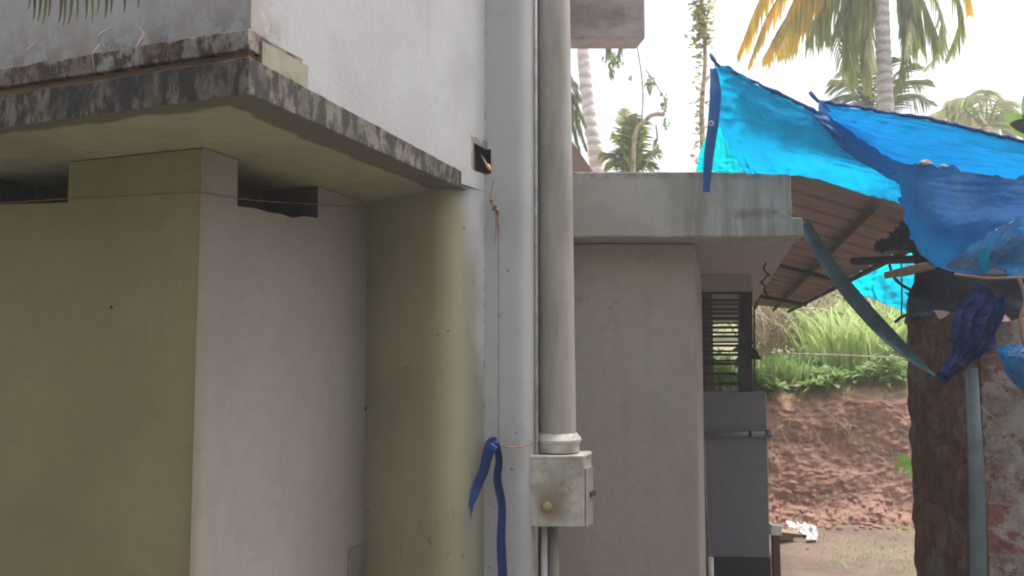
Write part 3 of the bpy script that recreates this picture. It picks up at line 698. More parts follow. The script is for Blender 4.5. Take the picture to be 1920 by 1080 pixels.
# ============================================================ GREY PIPE ON THE PARAPET, TIMBER, RUBBISH
dq = D3 - .035
o = thing('water_pipe', P(1318, 812, dq), 'blue grey water pipe clipped across the grey half wall with a capped end', 'water pipe')
mesh('pipe', *tube([P(1316, 815, dq), P(1440, 813, dq)], .016, 12), M['bluegrey'], o, True)
mesh('end_cap', *tube([P(1436, 813, dq), P(1446, 813.5, dq), P(1450, 814, dq)], [.024, .024, .008], 12), M['bluegrey'], o, True)
mesh('riser', *tube([P(1319, 815, dq), P(1324, 960, dq), P(1330, 1040, dq - .02), P(1332, 1110, dq - .02)], .009, 10), M['bluegrey'], o, True)
mesh('clamp', *tube([P(1404, 813, dq), P(1409, 813, dq)], .021, 10), M['steel'], o, True)
o = thing('floor_pipe', P(1333, 1100, D3 - .15), 'pale blue stub of pipe rising beside the black skirting', 'pipe')
mesh('tube', *tube([P(1334, 1135, D3 - .15), P(1332, 1045, D3 - .15)], .02, 12), M['conduit'], o, True)
dk = 5.5
o = thing('wooden_trestle', XY(P(1456, 1080, dk)), 'dark red wooden post with a small pale block on top beside the black skirting', 'post')
a, b, c, e = P(1449, 1006, dk), P(1462, 1006, dk), P(1466, 1140, dk), P(1452, 1140, dk)
mesh('post', *hexa([a, b, c, e], [q + V((0, .04, 0)) for q in (a, b, c, e)]), M['brown'], o)
a, b, c, e = P(1446, 984, dk - .02), P(1467, 986, dk - .02), P(1466, 1005, dk - .02), P(1446, 1004, dk - .02)
bevel(mesh('block', *hexa([a, b, c, e], [q + V((0, .07, 0)) for q in (a, b, c, e)]), M['grey'] if 0 else M['conduit'], o), .004)
def crumple(name, pts, mat, amp, label, cat, seed, thick=.02):
    bm = bmesh.new(); n = 14
    vs = []; fs = []
    for j in range(n):
        for i in range(n):
            a_, b_ = i / (n - 1), j / (n - 1)
            p = pts[0] * (1 - a_) * (1 - b_) + pts[1] * a_ * (1 - b_) + pts[2] * a_ * b_ + pts[3] * (1 - a_) * b_
            k = noise.noise(V((a_ * 4 + seed, b_ * 4, seed))); k2 = noise.noise(V((a_ * 9 + seed, b_ * 9, seed * 2)))
            vs.append(p + V((k2 * amp * .4, k * amp * .3, abs(k) * amp + abs(k2) * amp * .5 + .004)))
    for j in range(n - 1):
        for i in range(n - 1): fs.append((j * n + i, j * n + i + 1, (j + 1) * n + i + 1, (j + 1) * n + i))
    bm.free(); o = mesh(name, vs, fs, mat); tag(o, label, cat); return o
G = lambda px, py: PZ(px, py, 0.004)
crumple('plastic_sheet', [G(1480, 1004), G(1532, 1008), G(1530, 990), G(1476, 984)], M['plastic'], .07, 'crumpled white plastic sheet lying on the red soil', 'plastic sheet', 2)
crumple('plastic_scrap', [G(1512, 1016), G(1532, 1016), G(1533, 1005), G(1514, 1006)], M['plastic'], .06, 'small flat white scrap in front of the crumpled plastic sheet', 'plastic scrap', 8)
bk = thing('carton', G(1478, 1008), 'brown crushed carton lying left of the white plastic sheet', 'carton')
a, b, c, e = G(1462, 1014), G(1488, 1012), G(1484, 996), G(1462, 996)
bevel(mesh('body', *hexa([a, b, c, e], [q + V((.02, .0, .10 - .03 * i)) for i, q in enumerate((a, b, c, e))]), M['carton'], bk), .006)
mesh('flap', *hexa([a + V((0, 0, .10)), b + V((.02, 0, .07)), b + V((.05, -.06, .05)), a + V((0, -.06, .08))], [q + V((0, 0, .008)) for q in (a + V((0, 0, .10)), b + V((.02, 0, .07)), b + V((.05, -.06, .05)), a + V((0, -.06, .08)))]), M['carton'], bk)

# ============================================================ LEAN-TO ROOF
q00, q10 = P(1462, 318, 3.98), P(1790, 418, 3.98)         # near: ridge side, eave side
q01, q11 = P(1416, 572, 9.2), P(1481, 579, 9.2)           # far
rf = thing('lean_to_roof', XY((q00 + q11) / 2), 'rusty brown corrugated lean to roof sloping from the porch beam towards the brick shed', 'roof')
NU, NV = 10, 520
vs = []; fs = []
def roofp(a_, b_): return q00.lerp(q10, a_).lerp(q01.lerp(q11, a_), b_)
nrm = (q10 - q00).cross(q01 - q00).normalized()
if nrm.z < 0: nrm = -nrm
for j in range(NV):
    b_ = j / (NV - 1); s = b_ * 5.22 / .27 % 1
    hgt = .048 if s < .12 else (.048 * (1 - (s - .12) / .05) if s < .17 else (0 if s < .95 else .048 * (s - .95) / .05))
    for i in range(NU):
        a_ = i / (NU - 1); vs.append(roofp(a_, b_) + nrm * hgt)
for j in range(NV - 1):
    for i in range(NU - 1): fs.append((j * NU + i, j * NU + i + 1, (j + 1) * NU + i + 1, (j + 1) * NU + i))
mesh('sheet', vs, fs, M['sheet'], rf)
for a_, r in ((.56, .022), (.99, .02), (.03, .02)):
    pts = [roofp(a_, t / 10) - nrm * .03 for t in range(11)]
    mesh('purlin', *tube(pts, r, 4), M['timber'], rf)
for b_ in (.42, .78):
    pts = [roofp(t / 6, b_) - nrm * .055 for t in range(7)]
    mesh('rafter', *tube(pts, .016, 4), M['timber'], rf)

# dark hanging fitting under porch roof
o = string('wire_tangle', [P(1436, 488, 5.0), P(1434, 505, 5.0), P(1440, 515, 5.0), P(1431, 528, 5.0), P(1437, 548, 5.0), P(1432, 560, 5.0)], .006, M['steel'], 'dark tangle of wire hanging from the porch ceiling beside the roof edge', 'wire', 40, .03)

# ============================================================ BRICK SHED
bF = XY(P(1706, 800, 3.75)); bC = XY(P(1838, 800, 3.05)); bR = XY(P(2140, 800, 2.75))
bz = P(1760, 600, 3.3).z
sh = thing('brick_wall', (bC.x, bC.y, 0), 'sooty red brick wall with peeling plaster standing on the right under the blue tarpaulins', 'brick wall')
def brickface(name, a, b, z0, ztf, mat, rag0=0, rag1=0):
    nx = max(8, int((b - a).length / .03)); nzv = 70; vs = []; uvs = []; fs = []; dr = (b - a); L = dr.length; dn = V((dr.y, -dr.x, 0)).normalized()
    for j in range(nzv):
        for i in range(nx):
            s = i / (nx - 1); z = z0 + (ztf(s) - z0) * j / (nzv - 1)
            k = noise.noise(V((s * L * 9, z * 9, 1))) * .012 + noise.noise(V((s * L * 25, z * 25, 4))) * .006
            course = math.floor(z / .085)
            sh_ = 0
            if i == 0: sh_ = rag0 * (.6 * noise.noise(V((course * 3.3, 1, 0))) + .5 * noise.noise(V((z * 14, 5, 0))))
            if i == nx - 1: sh_ = rag1 * noise.noise(V((course * 2.3, 7, 0)))
            vs.append(a + dr * s + dn * k + dr.normalized() * sh_ + V((0, 0, z))); uvs.append((s * L + a.x, z))
    for j in range(nzv - 1):
        for i in range(nx - 1): fs.append((j * nx + i, j * nx + i + 1, (j + 1) * nx + i + 1, (j + 1) * nx + i))
    o = mesh(name, vs, fs, mat, sh, uvs=uvs)
    md = o.modifiers.new('s', 'SOLIDIFY'); md.thickness = .16; md.offset = -1
    return o
zb1 = P(1700, 575, 3.75).z
brickface('sooty_face', bF, bC, -.05, lambda s: zb1 + .04 * noise.noise(V((s * 8, 0, 3))) - .10 * s, M['brickdark'], .06, 0)
brickface('plaster_face', bC + V((.008, -.004, 0)), bR, -.05, lambda s: P(1850, 600, 3.0).z + .03 * noise.noise(V((s * 20, 0, 9))), M['brick'])
o = thing('grey_pole', XY(P(1832, 900, 2.93)), 'slim grey blue pole standing against the corner of the brick wall', 'pole')
mesh('pole', *tube([P(1838, 1240, 2.93), P(1832, 900, 2.94), P(1822, 690, 2.96)], [.027, .025, .018], 12), M['pole'], o, True)
# timbers and junk on top of the wall
o = tag(mesh('roof_timber', *orient(*tube([P(1596, 490, 4.55), P(1780, 484, 4.2)], .021, 4)), M['timber']), 'dark timber lying level between the roof edge and the top of the brick wall', 'timber')
a, b, c, e = P(1706, 497, 3.5), P(1752, 490, 3.4), P(1754, 505, 3.4), P(1708, 511, 3.5)
o = bevel(mesh('pale_plank', *hexa([a, b, c, e], [q + V((.02, .3, 0)) for q in (a, b, c, e)]), M['paleplank']), .004); tag(o, 'pale plank end lying on top of the brick wall under the faded tarpaulin', 'plank')

def sheet(name, rows, mat, label, group=None, nu=60, nv=40, wr=.012, wf=6, seed=0, parent=None, edge=.01, cat='tarpaulin'):
    nu = int(nu * 1.6); nv = int(nv * 1.6)
    rows = [[P(*p) for p in r] for r in rows]; vs = []; fs = []
    for j in range(nv):
        t = j / (nv - 1)
        for i in range(nu):
            s = i / (nu - 1)
            p = cr([cr(r, s) for r in rows], t)
            k = noise.noise(p * wf + V((seed, seed * 2, 0))) + .5 * noise.noise(p * wf * 2.7 + V((0, seed, 5)))
            q1_ = V((s * 9 + 2.2 * t + seed, t * 2.2, seed)); q2_ = V((s * 4 - 3 * t, t * 11 + s * 3, seed + 4))
            rid = (1 - abs(noise.noise(q1_)) * 3.2) * .9 + (1 - abs(noise.noise(q2_)) * 3.2) * .45 + (1 - abs(noise.noise(p * wf * 4.5)) * 3) * .22
            e = min(t, 1 - t, s, 1 - s)
            ed = V((0, 0, 0)) if e > 0 else V((noise.noise(p * 25), 0, noise.noise(p * 25 + V((4, 4, 4))))) * edge
            vs.append(p + V((0, 1, .2)) * (k * wr + rid * wr * .75) + ed)
    for j in range(nv - 1):
        for i in range(nu - 1): fs.append((j * nu + i, j * nu + i + 1, (j + 1) * nu + i + 1, (j + 1) * nu + i))
    o = mesh(name, vs, fs, mat, parent, True)
    if parent is None: tag(o, label, cat, group)
    return o
def hem(pts, parent, r=.009):
    c = curve([P(*p) for p in pts], 70)
    c = [p + V((noise.noise(p * 30), noise.noise(p * 30 + V((3, 3, 3))), noise.noise(p * 40 + V((7, 1, 3))))) * .010 for p in c]
    mesh('hem', *tube(c, [r * (1 + .6 * noise.noise(p * 25)) for p in c], 7), M['hem'], parent, True)
tg_ = 'blue tarpaulins over the lean to roof'
t1 = thing('tarpaulin', P(1337, 112, 3.7), 'teal tarpaulin pulled up to a peak above the porch beam', 'tarpaulin', tg_)
sheet('tarp_sheet', [[(1341, 118, 3.66), (1430, 160, 3.66), (1530, 212, 3.64), (1620, 268, 3.6), (1692, 312, 3.5)],
      [(1345, 170, 3.70), (1420, 205, 3.60), (1515, 245, 3.56), (1610, 285, 3.54), (1692, 322, 3.5)],
      [(1352, 245, 3.74), (1410, 265, 3.66), (1500, 285, 3.62), (1603, 310, 3.6), (1692, 338, 3.5)],
      [(1400, 324, 3.84), (1440, 328, 3.82), (1510, 331, 3.78), (1603, 357, 3.7), (1694, 382, 3.5)]], M['t_teal'], '', wr=.018, wf=7, parent=t1, nu=90, nv=60)
sheet('folded_flap', [[(1338, 130, 3.72), (1346, 135, 3.76), (1352, 150, 3.78)], [(1330, 225, 3.76), (1350, 220, 3.78), (1366, 225, 3.8)], [(1310, 300, 3.84), (1360, 290, 3.84), (1402, 300, 3.86)], [(1307, 321, 3.86), (1360, 323, 3.87), (1412, 323, 3.87)]], M['t_cyan'], '', wr=.006, wf=10, seed=4, parent=t1, nu=24, nv=50)
hem([(1332, 102, 3.68), (1342, 118, 3.66), (1375, 134, 3.66), (1430, 160, 3.655), (1530, 212, 3.635), (1620, 268, 3.59), (1692, 312, 3.49)], t1, .008)
st = ribbon('strap', [P(1337, 128, 3.63), P(1341, 170, 3.6), P(1337, 230, 3.58), P(1329, 290, 3.57), P(1324, 360, 3.57)], [.03, .05, .048, .042, .03], thin('strap_blue', ((.01, .10, .30), (.01, .08, .24)), .3, .5), 40, t1)
gr = P(1333, 232, 3.565); rg = []
for k in range(17): rg.append(gr + V((math.cos(k / 16 * math.tau) * .009, -.004, math.sin(k / 16 * math.tau) * .009)))
mesh('grommet', *tube(rg, .003, 6), M['conduit'], t1, True)
t2 = thing('tarpaulin', P(1530, 190, 3.5), 'bright blue sunlit tarpaulin with a long dark hem at the upper right', 'tarpaulin', tg_)
sheet('tarp_sheet', [[(1534, 192, 3.62), (1650, 210, 3.6), (1780, 232, 3.5), (1920, 268, 3.4), (2060, 305, 3.3)],
      [(1560, 222, 3.55), (1665, 250, 3.5), (1790, 272, 3.4), (1920, 300, 3.35), (2060, 330, 3.25)],
      [(1600, 250, 3.5), (1692, 306, 3.35), (1800, 322, 3.25), (1925, 342, 3.2), (2060, 365, 3.1)]], M['t_blue'], '', wr=.010, wf=4, seed=7, parent=t2, nu=90, nv=40)
hem([(1518, 172, 3.64), (1534, 190, 3.62), (1590, 197, 3.61), (1650, 209, 3.6), (1780, 231, 3.5), (1920, 267, 3.4), (2060, 304, 3.3)], t2, .008)
sheet('tarpaulin', [[(1536, 188, 3.60), (1600, 240, 3.54), (1655, 280, 3.46), (1705, 314, 3.34)], [(1530, 215, 3.56), (1595, 270, 3.5), (1650, 310, 3.44), (1700, 335, 3.34)],  [(1522, 212, 3.54), (1590, 285, 3.5), (1650, 325, 3.44), (1700, 352, 3.36)]], M['t_navy'] if 0 else thin('mid_blue_tarp', ((.0, .13, .33), (.0, .10, .28)), .45, .55, 4, (0, .20, .5)), 'dark blue fold of tarpaulin between the teal sheet and the bright blue sheet', tg_, seed=9, nu=40, nv=20)
sheet('tarpaulin', [[(1678, 304, 3.2), (1750, 312, 3.12), (1850, 326, 3.05), (1930, 338, 3.0), (2070, 352, 2.9)],
      [(1686, 350, 3.2), (1750, 370, 3.08), (1850, 380, 3.02), (1930, 385, 2.96), (2070, 380, 2.85)],
      [(1702, 425, 3.2), (1760, 440, 3.04), (1850, 432, 2.98), (1930, 420, 2.92), (2070, 420, 2.8)],
      [(1728, 480, 3.2), (1775, 508, 3.1), (1838, 512, 3.02), (1905, 478, 2.95), (2070, 440, 2.8)]], M['t_faded'], 'big faded blue grey tarpaulin sagging over the top of the brick wall', tg_, wr=.0035, wf=5, seed=3, nu=100, nv=70, edge=.025)
sheet('tarpaulin', [[(1862, 470, 2.90), (1900, 440, 2.86), (1960, 415, 2.8), (2060, 400, 2.75)], [(1866, 490, 2.93), (1905, 478, 2.9), (1960, 470, 2.84), (2060, 460, 2.8)], [(1878, 500, 3.0), (1900, 520, 2.96), (1960, 520, 2.9), (2060, 520, 2.85)]], M['t_faded2'], 'pale creased corner of tarpaulin at the right edge under the big faded sheet', tg_, wr=.018, wf=12, seed=12, nu=50, nv=30, edge=.02)
sheet('tarpaulin', [[(1778, 492, 3.02), (1836, 452, 2.94), (1905, 412, 2.88), (2060, 372, 2.8)], [(1776, 500, 3.05), (1838, 478, 2.97), (1900, 440, 2.90), (2060, 400, 2.82)], [(1782, 507, 3.08), (1838, 506, 3.0), (1880, 470, 2.96), (2060, 425, 2.86)]], M['t_faded2'], 'pale sheet painting the lit lower lip of the big faded tarpaulin', tg_, wr=.008, wf=10, seed=17, nu=50, nv=24, edge=.012)  # pale colour paints the light falling on the faded sheet's lower lip
sheet('tarpaulin', [[(1838, 468, 2.96), (1860, 462, 2.93), (1874, 470, 2.92)], [(1836, 492, 2.97), (1856, 488, 2.94), (1876, 480, 2.92)], [(1842, 511, 3.0), (1858, 505, 2.97), (1872, 492, 2.95)]], M['t_cyan'], 'small turquoise fold turned up at the lower edge of the big faded sheet', tg_, wr=.006, wf=20, seed=15, nu=20, nv=20)
sheet('tarpaulin', [[(1548, 522, 6.4), (1600, 482, 6.3), (1660, 455, 6.2), (1760, 440, 6.0)], [(1585, 540, 6.4), (1630, 520, 6.3), (1690, 505, 6.2), (1770, 500, 6.0)], [(1612, 553, 6.4), (1650, 566, 6.3), (1704, 588, 6.2), (1780, 610, 6.0)]], M['t_far'], 'cyan tarpaulin glowing behind the dark timber left of the brick wall', tg_, wr=.02, wf=4, seed=21, nu=50, nv=30)
# black sheet painting the unlit shed interior, and a rag on the wall
sheet('dark_sheet', [[(1640, 470, 4.3), (1672, 440, 4.2), (1715, 400, 4.0), (1800, 400, 3.8), (2080, 400, 3.5)], [(1650, 474, 4.3), (1690, 455, 4.2), (1735, 440, 4.0), (1800, 470, 3.8), (2080, 470, 3.5)],
      [(1716, 478, 4.1), (1718, 482, 4.1), (1760, 490, 4.0), (1820, 520, 3.7), (2080, 520, 3.5)], [(1700, 600, 4.1), (1745, 590, 4.1), (1790, 620, 3.9), (1860, 640, 3.6), (2080, 650, 3.5)]], M['t_gloom'], 'black sheet standing in for the unlit shed interior above the brick wall', cat='plastic sheeting', wr=.03, wf=6, seed=31, nu=60, nv=50, edge=.05)
sheet('dark_sheet', [[(1702, 560, 3.70), (1740, 562, 3.5), (1800, 568, 3.35), (1850, 555, 3.05)], [(1706, 582, 3.68), (1745, 580, 3.48), (1800, 590, 3.33), (1850, 590, 3.03)], [(1704, 606, 3.66), (1728, 592, 3.5), (1790, 606, 3.3), (1850, 625, 3.0)]], thin('dark_blue_rag', ((.01, .035, .07), (.02, .03, .05)), .1), 'dark blue rag draped along the top edge of the brick wall', cat='plastic sheeting', wr=.02, wf=9, seed=33, nu=40, nv=20, edge=.02)
sheet('hanging_rag', [[(1836, 535, 2.96), (1862, 545, 2.94), (1888, 560, 2.92)], [(1792, 590, 2.97), (1838, 600, 2.93), (1880, 610, 2.92)], [(1782, 635, 2.98), (1825, 650, 2.94), (1862, 655, 2.93)], [(1782, 655, 2.98), (1808, 672, 2.95), (1842, 672, 2.94)], [(1765, 700, 2.98), (1782, 690, 2.96), (1815, 685, 2.95)], [(1762, 712, 2.98), (1770, 722, 2.97), (1778, 716, 2.97)]], M['t_navy'], 'torn navy blue rag of tarpaulin hanging on the face of the brick wall', cat='rag', wr=.022, wf=14, seed=41, nu=40, nv=60, edge=.02)
sheet('blue_bag', [[(1868, 655, 2.84), (1895, 646, 2.80), (1940, 644, 2.78), (2000, 646, 2.8)], [(1876, 664, 2.80), (1898, 668, 2.76), (1940, 670, 2.74), (2000, 670, 2.74)], [(1888, 700, 2.80), (1905, 705, 2.77), (1940, 715, 2.75), (1990, 715, 2.76)], [(1910, 728, 2.82), (1922, 736, 2.80), (1945, 745, 2.78), (1975, 740, 2.78)]], thin('blue_bag_plastic', ((.0, .16, .42), (.005, .10, .30)), .25, .3, 6, gloss=.6), 'glossy blue plastic sagging like a pouch at the right edge of the picture', cat='plastic sheet', wr=.012, wf=12, seed=44, nu=40, nv=40)
sr = ribbon('tarp_strip', [P(1508, 418, 3.93), P(1545, 480, 3.8), P(1600, 555, 3.6), P(1668, 632, 3.4), P(1722, 684, 3.2), P(1768, 716, 3.0)], [.050, .062, .068, .060, .040, .014], M['t_strap'], 80, None, twist=lambda t: .4 + .4 * math.sin(t * 5), curl=.3)
tag(sr, 'twisted grey teal strip of tarpaulin stretched diagonally from the porch corner to the brick wall', 'tarpaulin strip')
# ropes
string('rope', [P(1790, 514, 2.97), P(1850, 521, 2.9), P(1920, 520, 2.8), P(2040, 514, 2.7)], .005, M['paleplank'], 'pale rope running level under the faded tarpaulin to the right edge', 'rope')
string('rope', [P(1911, 522, 2.8), P(1922, 560, 2.8), P(1914, 600, 2.8), P(1920, 650, 2.8)], .006, M['paleplank'], 'frayed end of rope hanging down at the right edge above the blue pouch', 'rope')
string('wire', [P(1690, 492, 4.35), P(1691, 540, 4.35), P(1690, 592, 4.35)], .004, M['steel'], 'thin black wire hanging straight down in front of the cyan tarpaulin', 'wire')
string('wire', [P(1668, 497, 4.35), P(1676, 520, 4.3), P(1692, 535, 4.2), P(1710, 545, 4.1)], .008, M['steel'], 'bent black cable curving from the timber to the top of the brick wall', 'wire')
string('wire', [P(1678, 604, 4.3), P(1692, 594, 4.25), P(1712, 588, 4.2)], .008, M['steel'], 'short dark wire sticking out left from the top of the brick wall', 'wire')
string('thin_string', [P(1832, 755, 2.98), P(1870, 790, 2.85), P(1935, 838, 2.8)], .0012, M['twine'], 'fine string slanting down across the brick wall at the right edge', 'string')
string('boundary_string', [P(1405, 662, 7.9), P(1500, 664, 8.0), P(1600, 667, 8.1), P(1720, 674, 8.2)], .008, M['paletw'], 'pale pink string stretched level in front of the tall grass', 'string')
for i, (px, py, r) in enumerate([(1735, 308, .028), (1768, 313, .018)]):
    tag(mesh('stone', *lump(P(px, py, 3.15), r * .7, i + 3, (1.2, 1, .8), 2, .4), M['rock'], None, False), ['larger grey stone weighing down the edge of the blue tarpaulin', 'smaller flat stone right of the larger one on the tarpaulin edge'][i], 'stone')

# ============================================================ GROUND, BANK, HILL
def grid(name, x0, x1, y0, y1, nx, ny, zf, mat, kind='structure', yf=None):
    vs = []; fs = []
    for j in range(ny):
        for i in range(nx):
            x = x0 + (x1 - x0) * i / (nx - 1); y = y0 + (y1 - y0) * j / (ny - 1)
            vs.append(V(zf(x, y)))
    for j in range(ny - 1):
        for i in range(nx - 1): fs.append((j * nx + i, j * nx + i + 1, (j + 1) * nx + i + 1, (j + 1) * nx + i))
    o = mesh(name, vs, fs, mat, None, True); o['kind'] = kind; return o
def gz(x, y):
    return (x, y, .03 * noise.noise(V((x * .7, y * .7, 0))) * (1 if y > 4.5 else 0) + .012 * noise.noise(V((x * 4, y * 4, 3))) + .006 * noise.noise(V((x * 14, y * 14, 3))) - .012)
grid('yard', 1.0, 8.0, 4.0, 10.5, 200, 180, gz, M['soil'])
mesh('ground', [(-60, -40, -.06), (60, -40, -.06), (60, 80, -.06), (-60, 80, -.06)], [(0, 1, 2, 3)], M['ground'])['kind'] = 'structure'
BY = 8.35; BH = 1.31
def btop(x): return BH + .05 * noise.noise(V((x * 1.3, 0, 5))) + .035 * (x - 3)
def bankz(x, v):          # v 0 base .. 1 top
    z = btop(x) * v
    y = BY + .10 * math.sin(x * .9) + .42 * v - .9 * max(0, .14 - v) + 1.2 * max(0, v - .84)
    k = noise.noise(V((x * 1.6, z * 2.2, 2))) * .07 + noise.noise(V((x * 5, z * 6, 7))) * .035 + noise.noise(V((x * 12, z * 13, 9))) * .022 + noise.noise(V((x * 26, z * 27, 1))) * .024 + noise.noise(V((x * 55, z * 55, 1))) * .014
    return (x, y - k, z + noise.noise(V((x * 9, z * 9, 4))) * .03 - .03 * (v < .02))
vs = []; fs = []; nx, nv = 420, 150
for j in range(nv):
    for i in range(nx): vs.append(V(bankz(-1.5 + 10 * i / (nx - 1), j / (nv - 1))))
for j in range(nv - 1):
    for i in range(nx - 1): fs.append((j * nx + i, j * nx + i + 1, (j + 1) * nx + i + 1, (j + 1) * nx + i))
o = mesh('earth_bank', vs, fs, M['earth'], None, True); o['kind'] = 'structure'
def hillz(x, y):
    t = y - (BY + .58)
    z = btop(x) - .02 + .10 * t + .012 * t * t * (1 if t < 14 else 0) + (2.35 + .08 * (t - 14) if t >= 14 else 0)
    return (x, y, z + .12 * noise.noise(V((x * .6, y * .6, 3))) * min(1, t) + .03 * noise.noise(V((x * 3, y * 3, 3))))
grid('hill', -30, 40, BY + .56, BY + 40, 160, 120, hillz, M['hill'])
# unseen bank added behind the viewer to block skylight from the lower walls
vs = []; fs = []
for j in range(40):
    for i in range(120):
        x = -12 + 24 * i / 119; t = j / 39; y = -3.2 - 1.2 * t + .3 * noise.noise(V((x, t * 3, 1))); vs.append(V((x, y, -.06 + 4.3 * t + .2 * noise.noise(V((x * .8, t, 4))))))
for j in range(39):
    for i in range(119): fs.append((j * 120 + i, j * 120 + i + 1, (j + 1) * 120 + i + 1, (j + 1) * 120 + i))
o = mesh('earth_bank', vs, fs, M['blocker'], None, True); o['kind'] = 'structure'
ms = []
for i in range(160):
    x = random.uniform(1.8, 4.9); p = V(bankz(x, random.uniform(.35, .98))) - V((0, .02, 0)); L_ = random.uniform(.06, .28); pts = [p]
    for k in range(4): pts.append(pts[-1] + V((random.uniform(-.03, .03), random.uniform(-.012, .006), -L_ / 4)))
    ms.append(tube(pts, [.004, .0035, .003, .002, .001], 4))
tag(mesh('roots', *merge(*ms), M['dry'], None, True), None, None, None, 'stuff')
ms = []
for i in range(260):
    x = random.uniform(1.8, 4.6); v = random.random() ** 2 * .25; p = V(bankz(x, v)) if random.random() < .4 else V((x, BY - random.uniform(-.05, .35), .01)); ms.append(lump(p - V((0, .02, 0)), random.uniform(.01, .035), i, (1.2, 1, .8), 1, .6))
tag(mesh('fallen_clods', *merge(*ms), M['earth']), None, None, None, 'stuff')
# bits of rubble on the yard
ms = []
for i in range(90):
    x = random.uniform(1.8, 4.6); y = random.uniform(5.6, 8.2); ms.append(lump((x, y, .0), random.uniform(.004, .014), i, (1.2, 1, .6), 1, .5))
tag(mesh('pebbles', *merge(*ms), M['earth']), None, None, None, 'stuff')

# ============================================================ GRASS AND WEEDS
def blade(base, h, w_, lean, mats, n=5, droop=.5):
    vs = []; fs = []; az = math.atan2(lean.y, lean.x); s = V((-math.sin(az), math.cos(az), 0))
    s = (s + V((random.uniform(-.8, .8), random.uniform(-.8, .8), 0))).normalized()
    for i in range(n + 1):
        t = i / n; p = base + V((0, 0, 1)) * h * (t - droop * .45 * t ** 3) + lean * h * (t * t)
        wd = w_ * (1 - t ** 2) * (.5 + 1.2 * t if t < .4 else 1)
        vs += [p - s * wd / 2, p + s * wd / 2]
        if i: b = 2 * i; fs.append((b - 2, b - 1, b + 1, b))
    return vs, fs
def hz_(x, y): return hillz(x, y)[2]
def clump(cx, cy, n, r, h0, h1, w_, spread=.5, droop=.6):
    out = []
    for i in range(n):
        a = random.uniform(0, math.tau); q_ = r * math.sqrt(random.random()); x, y = cx + math.cos(a) * q_, cy + math.sin(a) * q_
        l = V((math.cos(a), math.sin(a), 0)) * spread * random.uniform(.2, 1)
        out.append(blade(V((x, y, hz_(x, y) - .03)), random.uniform(h0, h1), w_ * random.uniform(.6, 1.3), l, None, 6, droop))
    return out
def xat(px, y): return (px - 960) / FPX * y
gs = []
# big tall clumps, placed as the photograph shows them
for px, y, n, h0, h1 in [(1560, 9.7, 90, .5, .95), (1600, 9.6, 110, .5, 1.0), (1640, 9.5, 130, .55, 1.0), (1680, 9.7, 110, .5, 1.0), (1710, 9.6, 90, .5, 1.0), (1655, 10.4, 90, .6, 1.2), (1580, 10.5, 80, .5, 1.1), (1540, 10.2, 60, .4, .8), (1740, 10.2, 90, .6, 1.2), (1790, 9.8, 90, .5, 1.1), (1850, 10, 80, .5, 1.1)]:
    gs += clump(xat(px, y), y, int(n * .8), .30, h0 * 1.35, h1 * 1.3, .040, .65, .75)
tg1 = tag(mesh('tall_grass', *merge(*gs), M['grass'], None, True), None, None, None, 'stuff')
gs = []
for i in range(46):
    px = random.uniform(1300, 1780); y = random.uniform(8.9, 9.7); gs += clump(xat(px, y), y, random.randint(6, 16), .16, .10, .40, .024, .9, .9)
for px in (1425, 1440, 1452, 1466, 1480, 1495, 1350, 1370, 1335): gs += clump(xat(px, 9.1), 9.1, 34, .10, .25, .48, .024, .4, .5)
tag(mesh('low_grass', *merge(*gs), M['grassl'], None, True), None, None, None, 'stuff')
def leaf(p, d, l, w_, up=V((0, 0, 1))):
    d = d.normalized(); s = d.cross(up);
    if s.length < .01: s = V((1, 0, 0))
    s.normalize(); m_ = p + d * l * .45 - V((0, 0, l * .02)); e_ = p + d * l - V((0, 0, l * .18))
    return [p, m_ - s * w_ / 2, e_, m_ + s * w_ / 2], [(0, 1, 2, 3)]
def rdir(): 
    a = random.uniform(0, math.tau); z = random.uniform(-.3, .9); r = math.sqrt(max(0, 1 - z * z)); return V((math.cos(a) * r, math.sin(a) * r, z))
ls = []
for i in range(13000):
    px = random.uniform(1290, 1800); y = 8.78 + random.random() ** 1.4 * 1.7; x = xat(px, y)
    k = noise.noise(V((x * 1.9, y * 1.9, 8))); k2 = noise.noise(V((x * 4.5, y * 4.5, 2)))
    hgt = .04 + .55 * max(0, k + .18) * (.6 + k2)
    if k + k2 < -.25 and y < 9.3: continue
    big = random.random() < .25
    ls.append(leaf(V((x, y, hz_(x, y) + random.uniform(0, max(.02, hgt)))), rdir(), random.uniform(.09, .17) if big else random.uniform(.03, .085), random.uniform(.04, .07) if big else random.uniform(.015, .04)))
tag(mesh('ground_cover', *merge(*ls), M['grassl']), None, None, None, 'stuff')
# grass fringe hanging over the bank edge and weeds at its foot
gs = []
for i in range(800):
    x = random.uniform(1.6, 4.9); p = V(bankz(x, random.uniform(.86, 1)))
    gs.append(blade(p, random.uniform(.04, .14), .008, V((random.uniform(-.5, .5), -random.uniform(.2, .9), 0)), None, 3, 1.2))
for i in range(2200):
    x = random.uniform(2.2, 4.6); y = BY - random.uniform(-.1, 1.9) ** 1.0; 
    if noise.noise(V((x * 2, y * 2, 6))) > -.05 or y > BY - .2: gs.append(blade(V((x, y, 0)), random.uniform(.015, .06), .008, V((random.uniform(-1, 1), random.uniform(-1, 1), 0)), None, 2, .8))
tag(mesh('bank_weeds', *merge(*gs), M['grassl'], None, True), None, None, None, 'stuff')
